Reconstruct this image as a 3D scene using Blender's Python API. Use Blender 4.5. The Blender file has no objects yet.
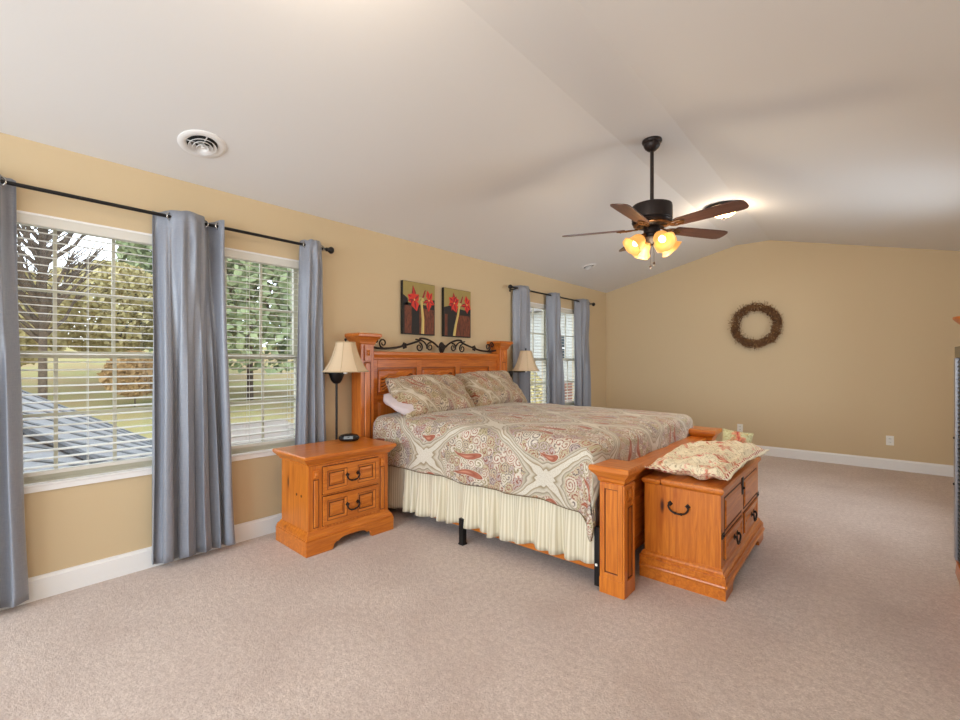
import bpy, bmesh, math, random
from mathutils import Vector, Matrix, noise
random.seed(7)
S = bpy.context.scene
C = S.collection
PI = math.pi

# ------------------------------------------------------------------ camera
cd = bpy.data.cameras.new('camera'); cam = bpy.data.objects.new('camera', cd); C.objects.link(cam)
cd.sensor_width = 36; cd.lens = 450.0 / 960 * 36; cd.shift_y = 2.4 / 960; cd.clip_start = .05; cd.clip_end = 300
cam.location = (3.5076, 0, 1.32); cam.rotation_euler = (PI / 2, 0, 0.711197)
S.camera = cam
# ------------------------------------------------------------------ colour management, world, lights
S.view_settings.view_transform = 'Standard'; S.view_settings.look = 'None'
S.view_settings.gamma = 1; S.view_settings.use_curve_mapping = False
S.view_settings.exposure = 0.30
S.cycles.use_denoising = True
S.cycles.max_bounces = 10; S.cycles.diffuse_bounces = 6; S.cycles.transparent_max_bounces = 16
S.cycles.sample_clamp_indirect = 8
W = bpy.data.worlds.new('world'); S.world = W; W.use_nodes = True
bg = W.node_tree.nodes['Background']; bg.inputs[0].default_value = (.80, .90, 1, 1); bg.inputs[1].default_value = 3.0
def area(name, loc, rot, sx, sy, power, col):
    l = bpy.data.lights.new(name, 'AREA'); l.shape = 'RECTANGLE'; l.size = sx; l.size_y = sy; l.energy = power; l.color = col
    o = bpy.data.objects.new(name, l); C.objects.link(o); o.location = loc; o.rotation_euler = rot; return o
# added fill lights, daylight coloured, outside made-up openings out of view
area('added_fill_back', (2.25, -3.6, 1.6), (PI / 2 - .33, 0, 0), 3.7, 1.8, 145, (.78, .90, 1))
area('added_fill_side', (4.95, -1.75, 1.5), (PI / 2 - .3, 0, PI / 2), 1.0, 1.7, 8, (.78, .90, 1))
area('added_fill_right', (4.95, 5.1, 1.45), (PI / 2, 0, PI / 2), .8, 1.0, 34, (.78, .90, 1))
def point(name, loc, power, col, r=.03):
    l = bpy.data.lights.new(name, 'POINT'); l.energy = power; l.color = col; l.shadow_soft_size = r
    o = bpy.data.objects.new(name, l); C.objects.link(o); o.location = loc; return o

# ------------------------------------------------------------------ helpers: colour and nodes
def lin(c):
    return tuple(((v / 255) / 12.92 if v / 255 <= .04045 else ((v / 255 + .055) / 1.055) ** 2.4) for v in c) + (1,)
class G:
    def __init__(s, name):
        s.mat = bpy.data.materials.new(name); s.mat.use_nodes = True
        s.nt = s.mat.node_tree; s.N = s.nt.nodes; s.L = s.nt.links
        s.b = s.N['Principled BSDF']; s.out = s.N['Material Output']
    def n(s, t, **kw):
        x = s.N.new(t)
        for k, v in kw.items(): setattr(x, k, v)
        return x
    def put(s, sock, v):
        if isinstance(v, bpy.types.NodeSocket): s.L.new(v, sock)
        else: sock.default_value = v
    def m(s, op, a, b=0.0, c=0.0):
        x = s.n('ShaderNodeMath', operation=op); s.put(x.inputs[0], a); s.put(x.inputs[1], b); s.put(x.inputs[2], c); return x.outputs[0]
    def coord(s, kind='Object', scale=(1, 1, 1), rot=(0, 0, 0), loc=(0, 0, 0)):
        t = s.n('ShaderNodeTexCoord'); mp = s.n('ShaderNodeMapping'); s.L.new(t.outputs[kind], mp.inputs[0])
        mp.inputs['Scale'].default_value = scale; mp.inputs['Rotation'].default_value = rot; mp.inputs['Location'].default_value = loc
        return mp.outputs[0]
    def noise(s, vec, scale, detail=3, rough=.5, dist=0):
        x = s.n('ShaderNodeTexNoise'); s.L.new(vec, x.inputs['Vector']); x.inputs['Scale'].default_value = scale
        x.inputs['Detail'].default_value = detail; x.inputs['Roughness'].default_value = rough; x.inputs['Distortion'].default_value = dist
        return x.outputs['Fac']
    def ramp(s, fac, stops, interp='LINEAR'):
        r = s.n('ShaderNodeValToRGB'); s.L.new(fac, r.inputs[0]); cr = r.color_ramp; cr.interpolation = interp
        while len(cr.elements) < len(stops): cr.elements.new(.5)
        for e, (p, c) in zip(cr.elements, stops): e.position = p; e.color = c if len(c) == 4 else lin(c)
        return r.outputs[0]
    def mix(s, f, a, b, blend='MIX'):
        x = s.n('ShaderNodeMix', data_type='RGBA', blend_type=blend); s.put(x.inputs[0], f)
        s.put(x.inputs[6], a if isinstance(a, bpy.types.NodeSocket) else (lin(a) if len(a) == 3 else a))
        s.put(x.inputs[7], b if isinstance(b, bpy.types.NodeSocket) else (lin(b) if len(b) == 3 else b)); return x.outputs[2]
    def bump(s, h, strength=.3, dist=.01):
        x = s.n('ShaderNodeBump'); x.inputs['Strength'].default_value = strength; x.inputs['Distance'].default_value = dist
        s.L.new(h, x.inputs['Height']); s.L.new(x.outputs[0], s.b.inputs['Normal'])
    def set(s, col=None, rough=None, metal=None, spec=None):
        if col is not None: s.put(s.b.inputs['Base Color'], col if isinstance(col, bpy.types.NodeSocket) else lin(col))
        if rough is not None: s.put(s.b.inputs['Roughness'], rough)
        if metal is not None: s.b.inputs['Metallic'].default_value = metal
        if spec is not None: s.b.inputs['Specular IOR Level'].default_value = spec
        return s.mat
def plain(name, col, rough=.5, metal=0, spec=.5, var=.06):
    g = G(name); v = g.noise(g.coord(), 18, 2)
    c = lin(col); d = tuple(x * (1 - var) for x in c[:3]) + (1,)
    return g.set(g.mix(v, d, c), rough, metal, spec)
M = {}
# ------------------------------------------------------------------ materials
def wall_mat():
    g = G('wall_paint'); n = g.noise(g.coord(), 90, 4); big = g.noise(g.coord(), .7, 2)
    g.set(g.mix(big, (208, 187, 152), (203, 182, 147)), .6, spec=.3); g.bump(n, .12, .003); return g.mat
M['wall'] = wall_mat()
def ceil_mat():
    g = G('ceiling_paint'); n = g.noise(g.coord(), 70, 4); big = g.noise(g.coord(), .5, 2)
    g.set(g.mix(big, (229, 229, 229), (226, 226, 226)), .8, spec=.2); g.bump(n, .1, .003); return g.mat
M['ceiling'] = ceil_mat()
def carpet_mat():
    g = G('carpet'); v = g.coord()
    f = g.noise(v, 110, 5, .75); md = g.noise(v, 34, 5, .7); b = g.noise(v, 1.6, 5, .6, .4)
    c1 = g.mix(g.ramp(f, [(.3, (0, 0, 0, 1)), (.7, (1, 1, 1, 1))]), (190, 171, 161), (238, 224, 215))
    c2 = g.mix(g.ramp(md, [(.40, (0, 0, 0, 1)), (.62, (.38, .38, .38, 1))]), c1, (160, 138, 129))
    c3 = g.mix(g.ramp(b, [(.40, (0, 0, 0, 1)), (.72, (.45, .45, .45, 1))]), c2, (176, 154, 144))
    g.set(c3, .95, spec=.1); g.b.inputs['Sheen Weight'].default_value = .2
    g.bump(g.m('ADD', f, g.m('MULTIPLY', md, .8)), .8, .008); return g.mat
M['carpet'] = carpet_mat()
M['trim'] = plain('white_trim_paint', (236, 236, 236), .35, var=.02)
M['vinyl'] = plain('backlit_shaded_vinyl', (196, 191, 172), .4, var=.02)  # white frames toned down: their backlit shade is painted into the colour
M['slat'] = plain('blind_slat_white', (216, 214, 206), .45, var=.03)
M['cord'] = plain('white_cord', (225, 225, 220), .7)
def glass_mat():
    g = G('window_glass'); t = g.n('ShaderNodeBsdfTransparent'); gl = g.n('ShaderNodeBsdfGlossy'); gl.inputs['Roughness'].default_value = .02
    mx = g.n('ShaderNodeMixShader'); mx.inputs[0].default_value = .05
    g.L.new(t.outputs[0], mx.inputs[1]); g.L.new(gl.outputs[0], mx.inputs[2]); g.L.new(mx.outputs[0], g.out.inputs[0]); return g.mat
M['glass'] = glass_mat()
def wood(name, axis, light, dark, sc=1.0):
    g = G(name); s = [9, 9, 9]; s[axis] = .7; s2 = [1, 1, 1]; s2[axis] = .28
    v = g.coord(scale=tuple(s)); v2 = g.coord(scale=tuple(s2), loc=(.13, .4, .27))
    gr = g.noise(v, 5 * sc, 5, .6, .8); fine = g.noise(v, 22 * sc, 3, .6)
    big = g.noise(v2, 5, 2, .5)
    vo = g.n('ShaderNodeTexVoronoi'); g.L.new(v2, vo.inputs['Vector']); vo.inputs['Scale'].default_value = 4.6
    knot = g.ramp(vo.outputs['Distance'], [(.035, (1, 1, 1, 1)), (.075, (0, 0, 0, 1))])
    ring = g.ramp(vo.outputs['Distance'], [(.06, (.5, .5, .5, 1)), (.16, (0, 0, 0, 1))])
    c = g.mix(g.ramp(gr, [(.35, (0, 0, 0, 1)), (.68, (1, 1, 1, 1))]), light, dark)
    c = g.mix(g.m('MULTIPLY', fine, .35), c, dark)
    c = g.mix(g.m('MULTIPLY', big, .35), c, tuple(int(a * .55 + b * .45) for a, b in zip(light, dark)))
    c = g.mix(ring, c, dark); c = g.mix(knot, c, (70, 32, 14))
    g.set(c, .34, spec=.5); g.b.inputs['Coat Weight'].default_value = .25; g.b.inputs['Coat Roughness'].default_value = .2
    g.bump(gr, .06, .004); return g.mat
LT, DK = (224, 136, 44), (178, 90, 22)
M['wx'] = wood('honey_pine_x', 0, LT, DK); M['wy'] = wood('honey_pine_y', 1, LT, DK); M['wz'] = wood('honey_pine_z', 2, LT, DK)
BL, BD = (216, 126, 46), (168, 84, 26)
M['ty'] = wood('red_pine_y', 1, BL, BD); M['tz'] = wood('red_pine_z', 2, BL, BD); M['tx'] = wood('red_pine_x', 0, BL, BD)
M['groove'] = plain('antique_glaze_line', (92, 48, 22), .6)
M['iron'] = plain('wrought_iron', (50, 40, 36), .45, .6)
M['brass'] = plain('antique_brass', (120, 84, 50), .35, .7)
M['black'] = plain('black_metal', (22, 22, 24), .4, .3)
M['bronze'] = plain('oiled_bronze', (48, 40, 38), .42, .5)
M['steel'] = plain('grommet_steel', (190, 190, 188), .25, 1)
def curtain_mat():
    g = G('grey_satin_curtain'); v = g.coord(scale=(1, 1, .12)); w = g.coord(scale=(.1, .1, 1))
    a = g.noise(v, 260, 3, .6); b = g.noise(w, 300, 3, .6)
    f = g.m('MULTIPLY', g.m('ADD', a, b), .5)
    g.set(g.ramp(f, [(.3, (124, 128, 139)), (.7, (142, 146, 156))]), .36, spec=.6)
    g.b.inputs['Sheen Weight'].default_value = .3; g.b.inputs['Sheen Roughness'].default_value = .4
    g.bump(f, .15, .002); return g.mat
M['curtain'] = curtain_mat()
def skirt_mat():
    g = G('cream_striped_skirt'); sp = g.n('ShaderNodeSeparateXYZ'); g.L.new(g.coord('UV'), sp.inputs[0])
    st = g.m('SINE', g.m('MULTIPLY', sp.outputs[0], 2 * PI / .035))
    c = g.mix(g.ramp(g.m('ADD', g.m('MULTIPLY', st, .5), .5), [(.35, (0, 0, 0, 1)), (.65, (1, 1, 1, 1))]), (226, 219, 198), (204, 194, 168))
    g.set(c, .7, spec=.2); g.bump(g.noise(g.coord(), 400, 2), .1, .001); return g.mat
M['skirt'] = skirt_mat()
def paisley(name, tint=0.0, P=1.04, Q=.95, ox=0.0, oy=0.0, rz=0.0):
    """ogee medallions and paisley curls drawn over the cloth's own (UV) metres"""
    g = G(name); uv = g.coord('UV', loc=(ox, oy, 0), rot=(0, 0, rz))
    nz = g.n('ShaderNodeTexNoise'); g.L.new(uv, nz.inputs['Vector']); nz.inputs['Scale'].default_value = 7; nz.inputs['Detail'].default_value = 1
    ad = g.n('ShaderNodeVectorMath', operation='MULTIPLY_ADD'); g.L.new(nz.outputs['Color'], ad.inputs[0])
    ad.inputs[1].default_value = (.05, .05, 0); g.L.new(uv, ad.inputs[2]); wv = ad.outputs[0]
    sp = g.n('ShaderNodeSeparateXYZ'); g.L.new(wv, sp.inputs[0]); u, v = sp.outputs[0], sp.outputs[1]
    cu = g.m('COSINE', g.m('MULTIPLY', u, 2 * PI / P)); cv = g.m('COSINE', g.m('MULTIPLY', v, 2 * PI / Q))
    F = g.m('ADD', cu, cv)                                     # zero lines make the ogee lattice
    A = g.m('ABSOLUTE', F)
    scal = g.m('MULTIPLY', g.m('SINE', g.m('MULTIPLY', g.m('ARCTAN2', g.m('SINE', g.m('MULTIPLY', u, 2 * PI / P)), g.m('SINE', g.m('MULTIPLY', v, 2 * PI / Q))), 10)), .025)
    A2 = g.m('ADD', A, scal)
    # curls: rings round scattered centres
    def curls(scale, k):
        vo = g.n('ShaderNodeTexVoronoi'); g.L.new(wv, vo.inputs['Vector']); vo.inputs['Scale'].default_value = scale; vo.inputs['Randomness'].default_value = .75
        s2 = g.n('ShaderNodeSeparateXYZ'); g.L.new(vo.outputs['Position'], s2.inputs[0])
        dx = g.m('SUBTRACT', g.m('MULTIPLY', u, 1.0), s2.outputs[0]); dy = g.m('SUBTRACT', v, s2.outputs[1])
        an = g.m('ARCTAN2', dy, dx)
        r = g.m('SINE', g.m('ADD', g.m('MULTIPLY', vo.outputs['Distance'], k), an))
        return r, vo.outputs['Color'], vo.outputs['Distance']
    r1, col1, d1 = curls(17, 23); r2, col2, d2 = curls(40, 14)
    sc = g.n('ShaderNodeSeparateColor'); g.L.new(col1, sc.inputs[0])
    base = g.ramp(sc.outputs[0], [(0, (204, 194, 176)), (.3, (178, 164, 130)), (.5, (214, 206, 192)), (.68, (166, 146, 144)), (.85, (186, 168, 140))], 'CONSTANT')
    line = g.ramp(sc.outputs[1], [(0, (138, 74, 56)), (.35, (128, 116, 72)), (.6, (98, 84, 84)), (.85, (156, 82, 62))], 'CONSTANT')
    inner = g.mix(g.ramp(r1, [(.1, (0, 0, 0, 1)), (.45, (.9, .9, .9, 1))]), base, line)
    inner = g.mix(g.ramp(r2, [(.45, (0, 0, 0, 1)), (.8, (.6, .6, .6, 1))]), inner, (222, 214, 198))
    # lattice bands
    band = g.ramp(g.m('MULTIPLY', A2, .5), [(0, (212, 206, 192)), (.04, (212, 206, 192)), (.05, (140, 122, 90)), (.08, (190, 182, 164)), (.115, (206, 198, 182)), (.13, (134, 118, 104)), (.145, (170, 166, 146)), (.175, (198, 188, 168)), (.185, (160, 104, 82)), (.2, (190, 180, 160))])
    msk = g.ramp(g.m('MULTIPLY', A2, .5), [(.15, (0, 0, 0, 1)), (.2, (1, 1, 1, 1))])
    c = g.mix(msk, band, inner)
    c = g.mix(g.m('MULTIPLY', g.ramp(r2, [(.3, (0, 0, 0, 1)), (.7, (1, 1, 1, 1))]), .28), c, (168, 150, 124))
    # large rust teardrops, four about each medallion centre
    fu = g.m('SUBTRACT', g.m('FRACT', g.m('ADD', g.m('DIVIDE', u, P), .5)), .5)
    fv = g.m('SUBTRACT', g.m('FRACT', g.m('ADD', g.m('DIVIDE', v, Q), .5)), .5)
    fu2 = g.m('SUBTRACT', g.m('FRACT', g.m('DIVIDE', u, P)), .5); fv2 = g.m('SUBTRACT', g.m('FRACT', g.m('DIVIDE', v, Q)), .5)
    def drop(a, b, cx, cy, L, H, bend):
        x = g.m('DIVIDE', g.m('SUBTRACT', a, cx), L); y0 = g.m('SUBTRACT', g.m('ABSOLUTE', b), cy)
        y = g.m('DIVIDE', g.m('SUBTRACT', y0, g.m('MULTIPLY', g.m('MULTIPLY', x, x), bend)), H)
        w = g.m('MAXIMUM', g.m('ADD', g.m('MULTIPLY', x, .62), .72), .12)
        y = g.m('DIVIDE', y, w)
        return g.m('ADD', g.m('MULTIPLY', x, x), g.m('MULTIPLY', y, y))
    tot = None
    for d in (drop(fu, fv, -.10, .07, .14, .036, .045), drop(fu2, fv2, -.12, .07, .14, .036, .045), drop(fu2, fv, .03, .17, .075, .042, .03)):
        tot = d if tot is None else g.m('MINIMUM', tot, d)
    dr = g.ramp(tot, [(0, (196, 136, 112)), (.22, (150, 84, 64)), (.55, (172, 104, 80)), (.7, (142, 76, 56)), (.82, (226, 218, 204)), (.92, (150, 128, 90)), (1.0, (206, 196, 178))])
    c = g.mix(g.ramp(tot, [(.97, (1, 1, 1, 1)), (1.0, (0, 0, 0, 1))]), c, dr)
    if tint: c = g.mix(tint, c, (196, 158, 96), 'MULTIPLY')
    g.set(c, .62, spec=.25); g.b.inputs['Sheen Weight'].default_value = .15
    g.bump(g.noise(uv, 90, 3), .25, .002); return g.mat
M['paisley'] = paisley('paisley_duvet', 0.0, 1.09, .80, ox=-.165, oy=.28)
M['paisley_sham'] = paisley('paisley_sham', .36, 1.5, .30, ox=.1, oy=.1, rz=.95)
def floral(name, seed, ground=(244, 232, 204)):
    g = G(name); uv = g.coord('UV', loc=(seed, seed * .7, 0))
    w = g.noise(uv, 5, 2); 
    n1 = g.noise(uv, 9, 4, .6, 1.2); n2 = g.noise(uv, 14, 3, .6, 2.0); n3 = g.noise(uv, 22, 4, .7, 1.5)
    c = g.mix(g.ramp(n1, [(.56, (0, 0, 0, 1)), (.62, (.8, .8, .8, 1))]), ground, (222, 128, 104))
    c = g.mix(g.ramp(n1, [(.66, (0, 0, 0, 1)), (.69, (.9, .9, .9, 1))]), c, (186, 62, 62))
    c = g.mix(g.ramp(n2, [(.47, (0, 0, 0, 1)), (.50, (.8, .8, .8, 1)), (.53, (0, 0, 0, 1))]), c, (150, 128, 78))
    c = g.mix(g.ramp(n3, [(.62, (0, 0, 0, 1)), (.66, (.7, .7, .7, 1))]), c, (206, 164, 96))
    g.set(c, .7, spec=.2); g.bump(g.noise(uv, 160, 2), .1, .001); return g
gf = floral('cream_floral', .3)
def floral_border():
    g = floral('cream_floral_bordered', .8); sp = g.n('ShaderNodeSeparateXYZ'); g.L.new(g.coord('UV'), sp.inputs[0])
    au = g.m('ABSOLUTE', sp.outputs[0]); av = g.m('ABSOLUTE', sp.outputs[1])
    edge = g.m('MAXIMUM', g.m('MULTIPLY', g.m('SUBTRACT', au, .22), 1), g.m('SUBTRACT', av, .50))
    old = g.b.inputs['Base Color'].links[0].from_socket
    zz = g.m('SINE', g.m('MULTIPLY', g.m('ADD', sp.outputs[0], sp.outputs[1]), 2 * PI / .035))
    m1 = g.ramp(edge, [(.0, (0, 0, 0, 1)), (.004, (1, 1, 1, 1))])
    plainb = g.mix(m1, old, (243, 232, 206))
    ln = g.ramp(edge, [(.0, (0, 0, 0, 1)), (.003, (1, 1, 1, 1)), (.014, (1, 1, 1, 1)), (.017, (0, 0, 0, 1))])
    ln2 = g.m('MULTIPLY', ln, g.m('GREATER_THAN', zz, -.1))
    g.set(g.mix(ln2, plainb, (176, 66, 64)), .7); return g.mat
M['piping'] = plain('olive_brown_piping', (128, 104, 70), .8, var=.4)
M['floral_border'] = floral_border(); M['floral'] = gf.mat
gg = floral('green_pink_floral', 2.3, (206, 204, 160)); M['floral_green'] = gg.mat
M['lilac'] = plain('pale_lilac_cotton', (208, 194, 194), .8, var=.05)
M['shade'] = plain('pleated_linen_shade', (214, 190, 158), .8, var=.05)
M['shade_trim'] = plain('shade_trim', (190, 166, 132), .8)
M['shade_trim_white'] = plain('white_ceramic_socket', (235, 235, 230), .3)
def emit(name, col, strength, base=(240, 220, 180), tr=.3):
    g = G(name); g.set(tuple(base), .4); g.b.inputs['Emission Color'].default_value = lin(col); g.b.inputs['Emission Strength'].default_value = strength
    return g.mat
M['amber'] = emit('lit_amber_glass', (255, 176, 84), .62, (196, 150, 96, 255)[:3])
M['bulb'] = emit('lit_bulb', (255, 226, 170), 6)
M['alabaster'] = emit('lit_alabaster_bowl', (255, 196, 118), 13)
M['blade'] = wood('walnut_blade', 0, (112, 72, 58), (70, 42, 36))
M['plate'] = plain('outlet_plastic', (236, 234, 226), .35)
M['slot'] = plain('outlet_slot', (60, 56, 52), .6)
M['tv_silver'] = plain('silver_strip', (150, 146, 148), .35, .5)
M['tv_black'] = plain('black_slatted_front', (26, 25, 30), .4)
M['tv_top'] = plain('olive_grey_top', (118, 108, 84), .5)
M['clock'] = plain('glossy_black_plastic', (28, 28, 30), .15)
M['clock_face'] = plain('grey_clock_display', (130, 134, 136), .2)
M['canvas_black'] = plain('black_canvas_edge', (20, 18, 16), .6)
M['gold'] = plain('painted_olive_gold', (164, 146, 84), .6, var=.2)
M['pblack'] = plain('painted_black', (24, 20, 20), .6)
def rust():
    g = G('painted_rust'); n = g.noise(g.coord(scale=(1, 8, 2.0)), 9, 4, .7)
    return g.set(g.ramp(n, [(.3, (52, 24, 18)), (.5, (104, 52, 32)), (.7, (138, 74, 44))]), .6)
M['prust'] = rust()
M['pred'] = plain('painted_red', (228, 50, 32), .55, var=.3); M['pred2'] = plain('painted_crimson', (150, 24, 34), .55, var=.3)
M['pstem'] = plain('painted_cream_stem', (206, 186, 116), .55, var=.2); M['pyel'] = plain('painted_yellow', (226, 196, 110), .55)
M['twig'] = plain('brown_twigs', (142, 100, 62), .85, var=.5); M['twig2'] = plain('dark_twigs', (104, 70, 46), .85, var=.4)
M['twig3'] = plain('tan_buds', (176, 136, 90), .85, var=.3)

# ------------------------------------------------------------------ helpers: geometry
def obj(name, bm, mats, parent=None, smooth=40, bevel=0):
    me = bpy.data.meshes.new(name)
    bmesh.ops.recalc_face_normals(bm, faces=bm.faces[:])
    if bevel:
        es = [e for e in bm.edges if len(e.link_faces) == 2 and e.calc_face_angle(0) > .5]
        bmesh.ops.bevel(bm, geom=es, offset=bevel, segments=2, profile=.6, affect='EDGES', clamp_overlap=True)
    bm.to_mesh(me); bm.free()
    if not isinstance(mats, (list, tuple)): mats = [mats]
    for m in mats: me.materials.append(M[m] if isinstance(m, str) else m)
    if smooth:
        for p in me.polygons: p.use_smooth = True
        if smooth < 180:
            me.set_sharp_from_angle(angle=math.radians(smooth))
    o = bpy.data.objects.new(name, me); C.objects.link(o)
    if parent: o.parent = parent
    return o
def tag(o, label=None, cat=None, group=None, kind=None):
    if label: o['label'] = label
    if cat: o['category'] = cat
    if group: o['group'] = group
    if kind: o['kind'] = kind
    return o
def thing(name, label, cat, loc=(0, 0, 0), rz=0, group=None):
    o = bpy.data.objects.new(name, None); C.objects.link(o); o.location = loc; o.rotation_euler = (0, 0, rz); o.empty_display_size = .1
    return tag(o, label, cat, group)
def copy_tree(o, parent=None):
    kids = list(o.children); c = o.copy(); C.objects.link(c); c.parent = parent
    for k in kids: copy_tree(k, c)
    return c
def B(): return bmesh.new()
def box(bm, x0, x1, y0, y1, z0, z1, mi=0):
    vs = [bm.verts.new(p) for p in ((x0, y0, z0), (x1, y0, z0), (x1, y1, z0), (x0, y1, z0), (x0, y0, z1), (x1, y0, z1), (x1, y1, z1), (x0, y1, z1))]
    for f in ((0, 3, 2, 1), (4, 5, 6, 7), (0, 1, 5, 4), (1, 2, 6, 5), (2, 3, 7, 6), (3, 0, 4, 7)):
        fc = bm.faces.new([vs[i] for i in f]); fc.material_index = mi
def stack(bm, x0, x1, y0, y1, prof, mi=0):
    """rectangle swept up through (outset, z) steps: caps, tops, plinths"""
    rings = []
    for o, z in prof:
        rings.append([bm.verts.new(p) for p in ((x0 - o, y0 - o, z), (x1 + o, y0 - o, z), (x1 + o, y1 + o, z), (x0 - o, y1 + o, z))])
    for a, b in zip(rings, rings[1:]):
        for i in range(4):
            f = bm.faces.new((a[i], a[(i + 1) % 4], b[(i + 1) % 4], b[i])); f.material_index = mi
    bm.faces.new(rings[0][::-1]).material_index = mi; bm.faces.new(rings[-1]).material_index = mi
def extr(bm, pts, axis, a, b, mi=0):
    """polygon pts (2D in the other two axes) extruded along axis from a to b"""
    def P(p, t): q = list(p); q.insert(axis, t); return q
    v0 = [bm.verts.new(P(p, a)) for p in pts]; v1 = [bm.verts.new(P(p, b)) for p in pts]; n = len(pts)
    bm.faces.new(v0[::-1]).material_index = mi; bm.faces.new(v1).material_index = mi
    for i in range(n):
        bm.faces.new((v0[i], v0[(i + 1) % n], v1[(i + 1) % n], v1[i])).material_index = mi
def lathe(bm, prof, c=(0, 0, 0), seg=32, mi=0, mat=None, caps=True):
    rings = []
    for r, z in prof:
        ring = []
        for i in range(seg):
            a = 2 * PI * i / seg; p = Vector((r * math.cos(a), r * math.sin(a), z))
            if mat: p = mat @ p
            ring.append(bm.verts.new(p + Vector(c)))
        rings.append(ring)
    for a, b in zip(rings, rings[1:]):
        for i in range(seg):
            bm.faces.new((a[i], a[(i + 1) % seg], b[(i + 1) % seg], b[i])).material_index = mi
    if caps:
        bm.faces.new(rings[0][::-1]).material_index = mi; bm.faces.new(rings[-1]).material_index = mi
def tube(bm, pts, r, seg=8, mi=0, closed=False):
    pts = [Vector(p) for p in pts]; n = len(pts); rings = []; up = None
    rr = r if isinstance(r, (list, tuple)) else [r] * n
    for i, p in enumerate(pts):
        if closed: t = (pts[(i + 1) % n] - pts[i - 1])
        else: t = (pts[min(i + 1, n - 1)] - pts[max(i - 1, 0)])
        t.normalize()
        if up is None: up = Vector((0, 0, 1)) if abs(t.z) < .9 else Vector((1, 0, 0))
        s = t.cross(up); s.normalize(); up = s.cross(t); up.normalize()
        rings.append([bm.verts.new(p + (s * math.cos(2 * PI * k / seg) + up * math.sin(2 * PI * k / seg)) * rr[i]) for k in range(seg)])
    pairs = list(zip(rings, rings[1:])) + ([(rings[-1], rings[0])] if closed else [])
    for a, b in pairs:
        for k in range(seg): bm.faces.new((a[k], a[(k + 1) % seg], b[(k + 1) % seg], b[k])).material_index = mi
    if not closed:
        bm.faces.new(rings[0][::-1]).material_index = mi; bm.faces.new(rings[-1]).material_index = mi
def ball(bm, c, r, sc=(1, 1, 1), mi=0, u=12, v=8):
    mt = Matrix.Translation(c) @ Matrix.Diagonal((sc[0], sc[1], sc[2], 1))
    g = bmesh.ops.create_uvsphere(bm, u_segments=u, v_segments=v, radius=r, matrix=mt)
    for x in g['verts']:
        for f in x.link_faces: f.material_index = mi
def smoothpath(P, n=8):
    """Catmull-Rom"""
    P = [Vector(p) for p in P]; Q = [P[0] * 2 - P[1]] + P + [P[-1] * 2 - P[-2]]; out = []
    for i in range(1, len(Q) - 2):
        for k in range(n):
            t = k / n; a, b, c, d = Q[i - 1], Q[i], Q[i + 1], Q[i + 2]
            out.append(.5 * ((2 * b) + (c - a) * t + (2 * a - 5 * b + 4 * c - d) * t * t + (3 * b - a - 3 * c + d) * t ** 3))
    out.append(P[-1]); return out
def struct(name, bm, m, smooth=0):
    o = obj(name, bm, m, None, smooth); o['kind'] = 'structure'; return o

# ------------------------------------------------------------------ room
RW, YB, YF, ZE, ZR, XA, XB = 4.5, -3.0, 7.495, 2.548, 3.047, 2.04, 2.46
WZ0, WZ1 = .63, 2.15
NEAR = [(.05, .965), (.985, 1.865)]; FAR = [(4.77, 5.66), (5.68, 6.57)]
def wall_holes(name, axis, pos, thick, a0, a1, z0, z1, holes):
    """wall slab in bands around rectangular holes (a0,a1,z0,z1)"""
    bm = B(); lo, hi = (pos - thick, pos) if thick > 0 else (pos, pos - thick)
    def bx(p, q, r, s):
        if axis == 0: box(bm, lo, hi, p, q, r, s)
        else: box(bm, p, q, lo, hi, r, s)
    cur = a0
    for (h0, h1, b0, b1) in holes:
        bx(cur, h0, z0, z1); bx(h0, h1, z0, b0); bx(h0, h1, b1, z1); cur = h1
    bx(cur, a1, z0, z1)
    return struct(name, bm, 'wall')
wall_holes('wall_left', 0, 0, .16, YB, YF + .16, -.1, ZE, [(a, b, WZ0, WZ1) for a, b in NEAR + FAR])
wall_holes('wall_right', 0, RW, -.16, YB, YF + .16, -.1, ZE, [(-2.3, -1.2, .55, 2.3), (4.7, 5.5, .9, 2.0)])  # both right wall openings are added, out of view, to admit fill light
bm = B(); extr(bm, [(0, -.1), (RW, -.1), (RW, ZE), (XB, ZR), (XA, ZR), (0, ZE)], 1, YF, YF + .16); struct('wall_far', bm, 'wall')
bm = B()
for (x0, x1) in ((0, .4), (4.1, RW)): box(bm, x0, x1, YB - .16, YB, -.1, 2.4)
box(bm, 0, RW, YB - .16, YB, -.1, .5); box(bm, 2.18, 2.32, YB - .16, YB, .5, 2.4)  # gaps in the unseen back wall are added to let fill light through
extr(bm, [(0, 2.4), (RW, 2.4), (RW, ZE), (XB, ZR), (XA, ZR), (0, ZE)], 1, YB - .16, YB); struct('wall_back', bm, 'wall')
bm = B(); box(bm, -.16, RW + .16, YB - .16, YF + .16, -.12, 0); struct('floor', bm, 'carpet')
bm = B(); prof = [(-.16, ZE - .039), (XA, ZR), (XB, ZR), (RW + .16, ZE - .039)]
extr(bm, prof + [(RW + .16, ZE + .1), (XB, ZR + .15), (XA, ZR + .15), (-.16, ZE + .1)], 1, YB - .16, YF + .16); struct('ceiling', bm, 'ceiling')
BBP = [(0, 0), (.016, 0), (.016, .112), (.012, .118), (.009, .131), (0, .131)]
bm = B(); extr(bm, BBP, 1, YB, YF); struct('baseboard_left', bm, 'trim')
bm = B(); extr(bm, [(RW - x, z) for x, z in BBP], 1, YB, YF); struct('baseboard_right', bm, 'trim')
bm = B(); extr(bm, [(YF - x, z) for x, z in BBP], 0, .01, RW - .01); struct('baseboard_far', bm, 'trim')

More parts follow.
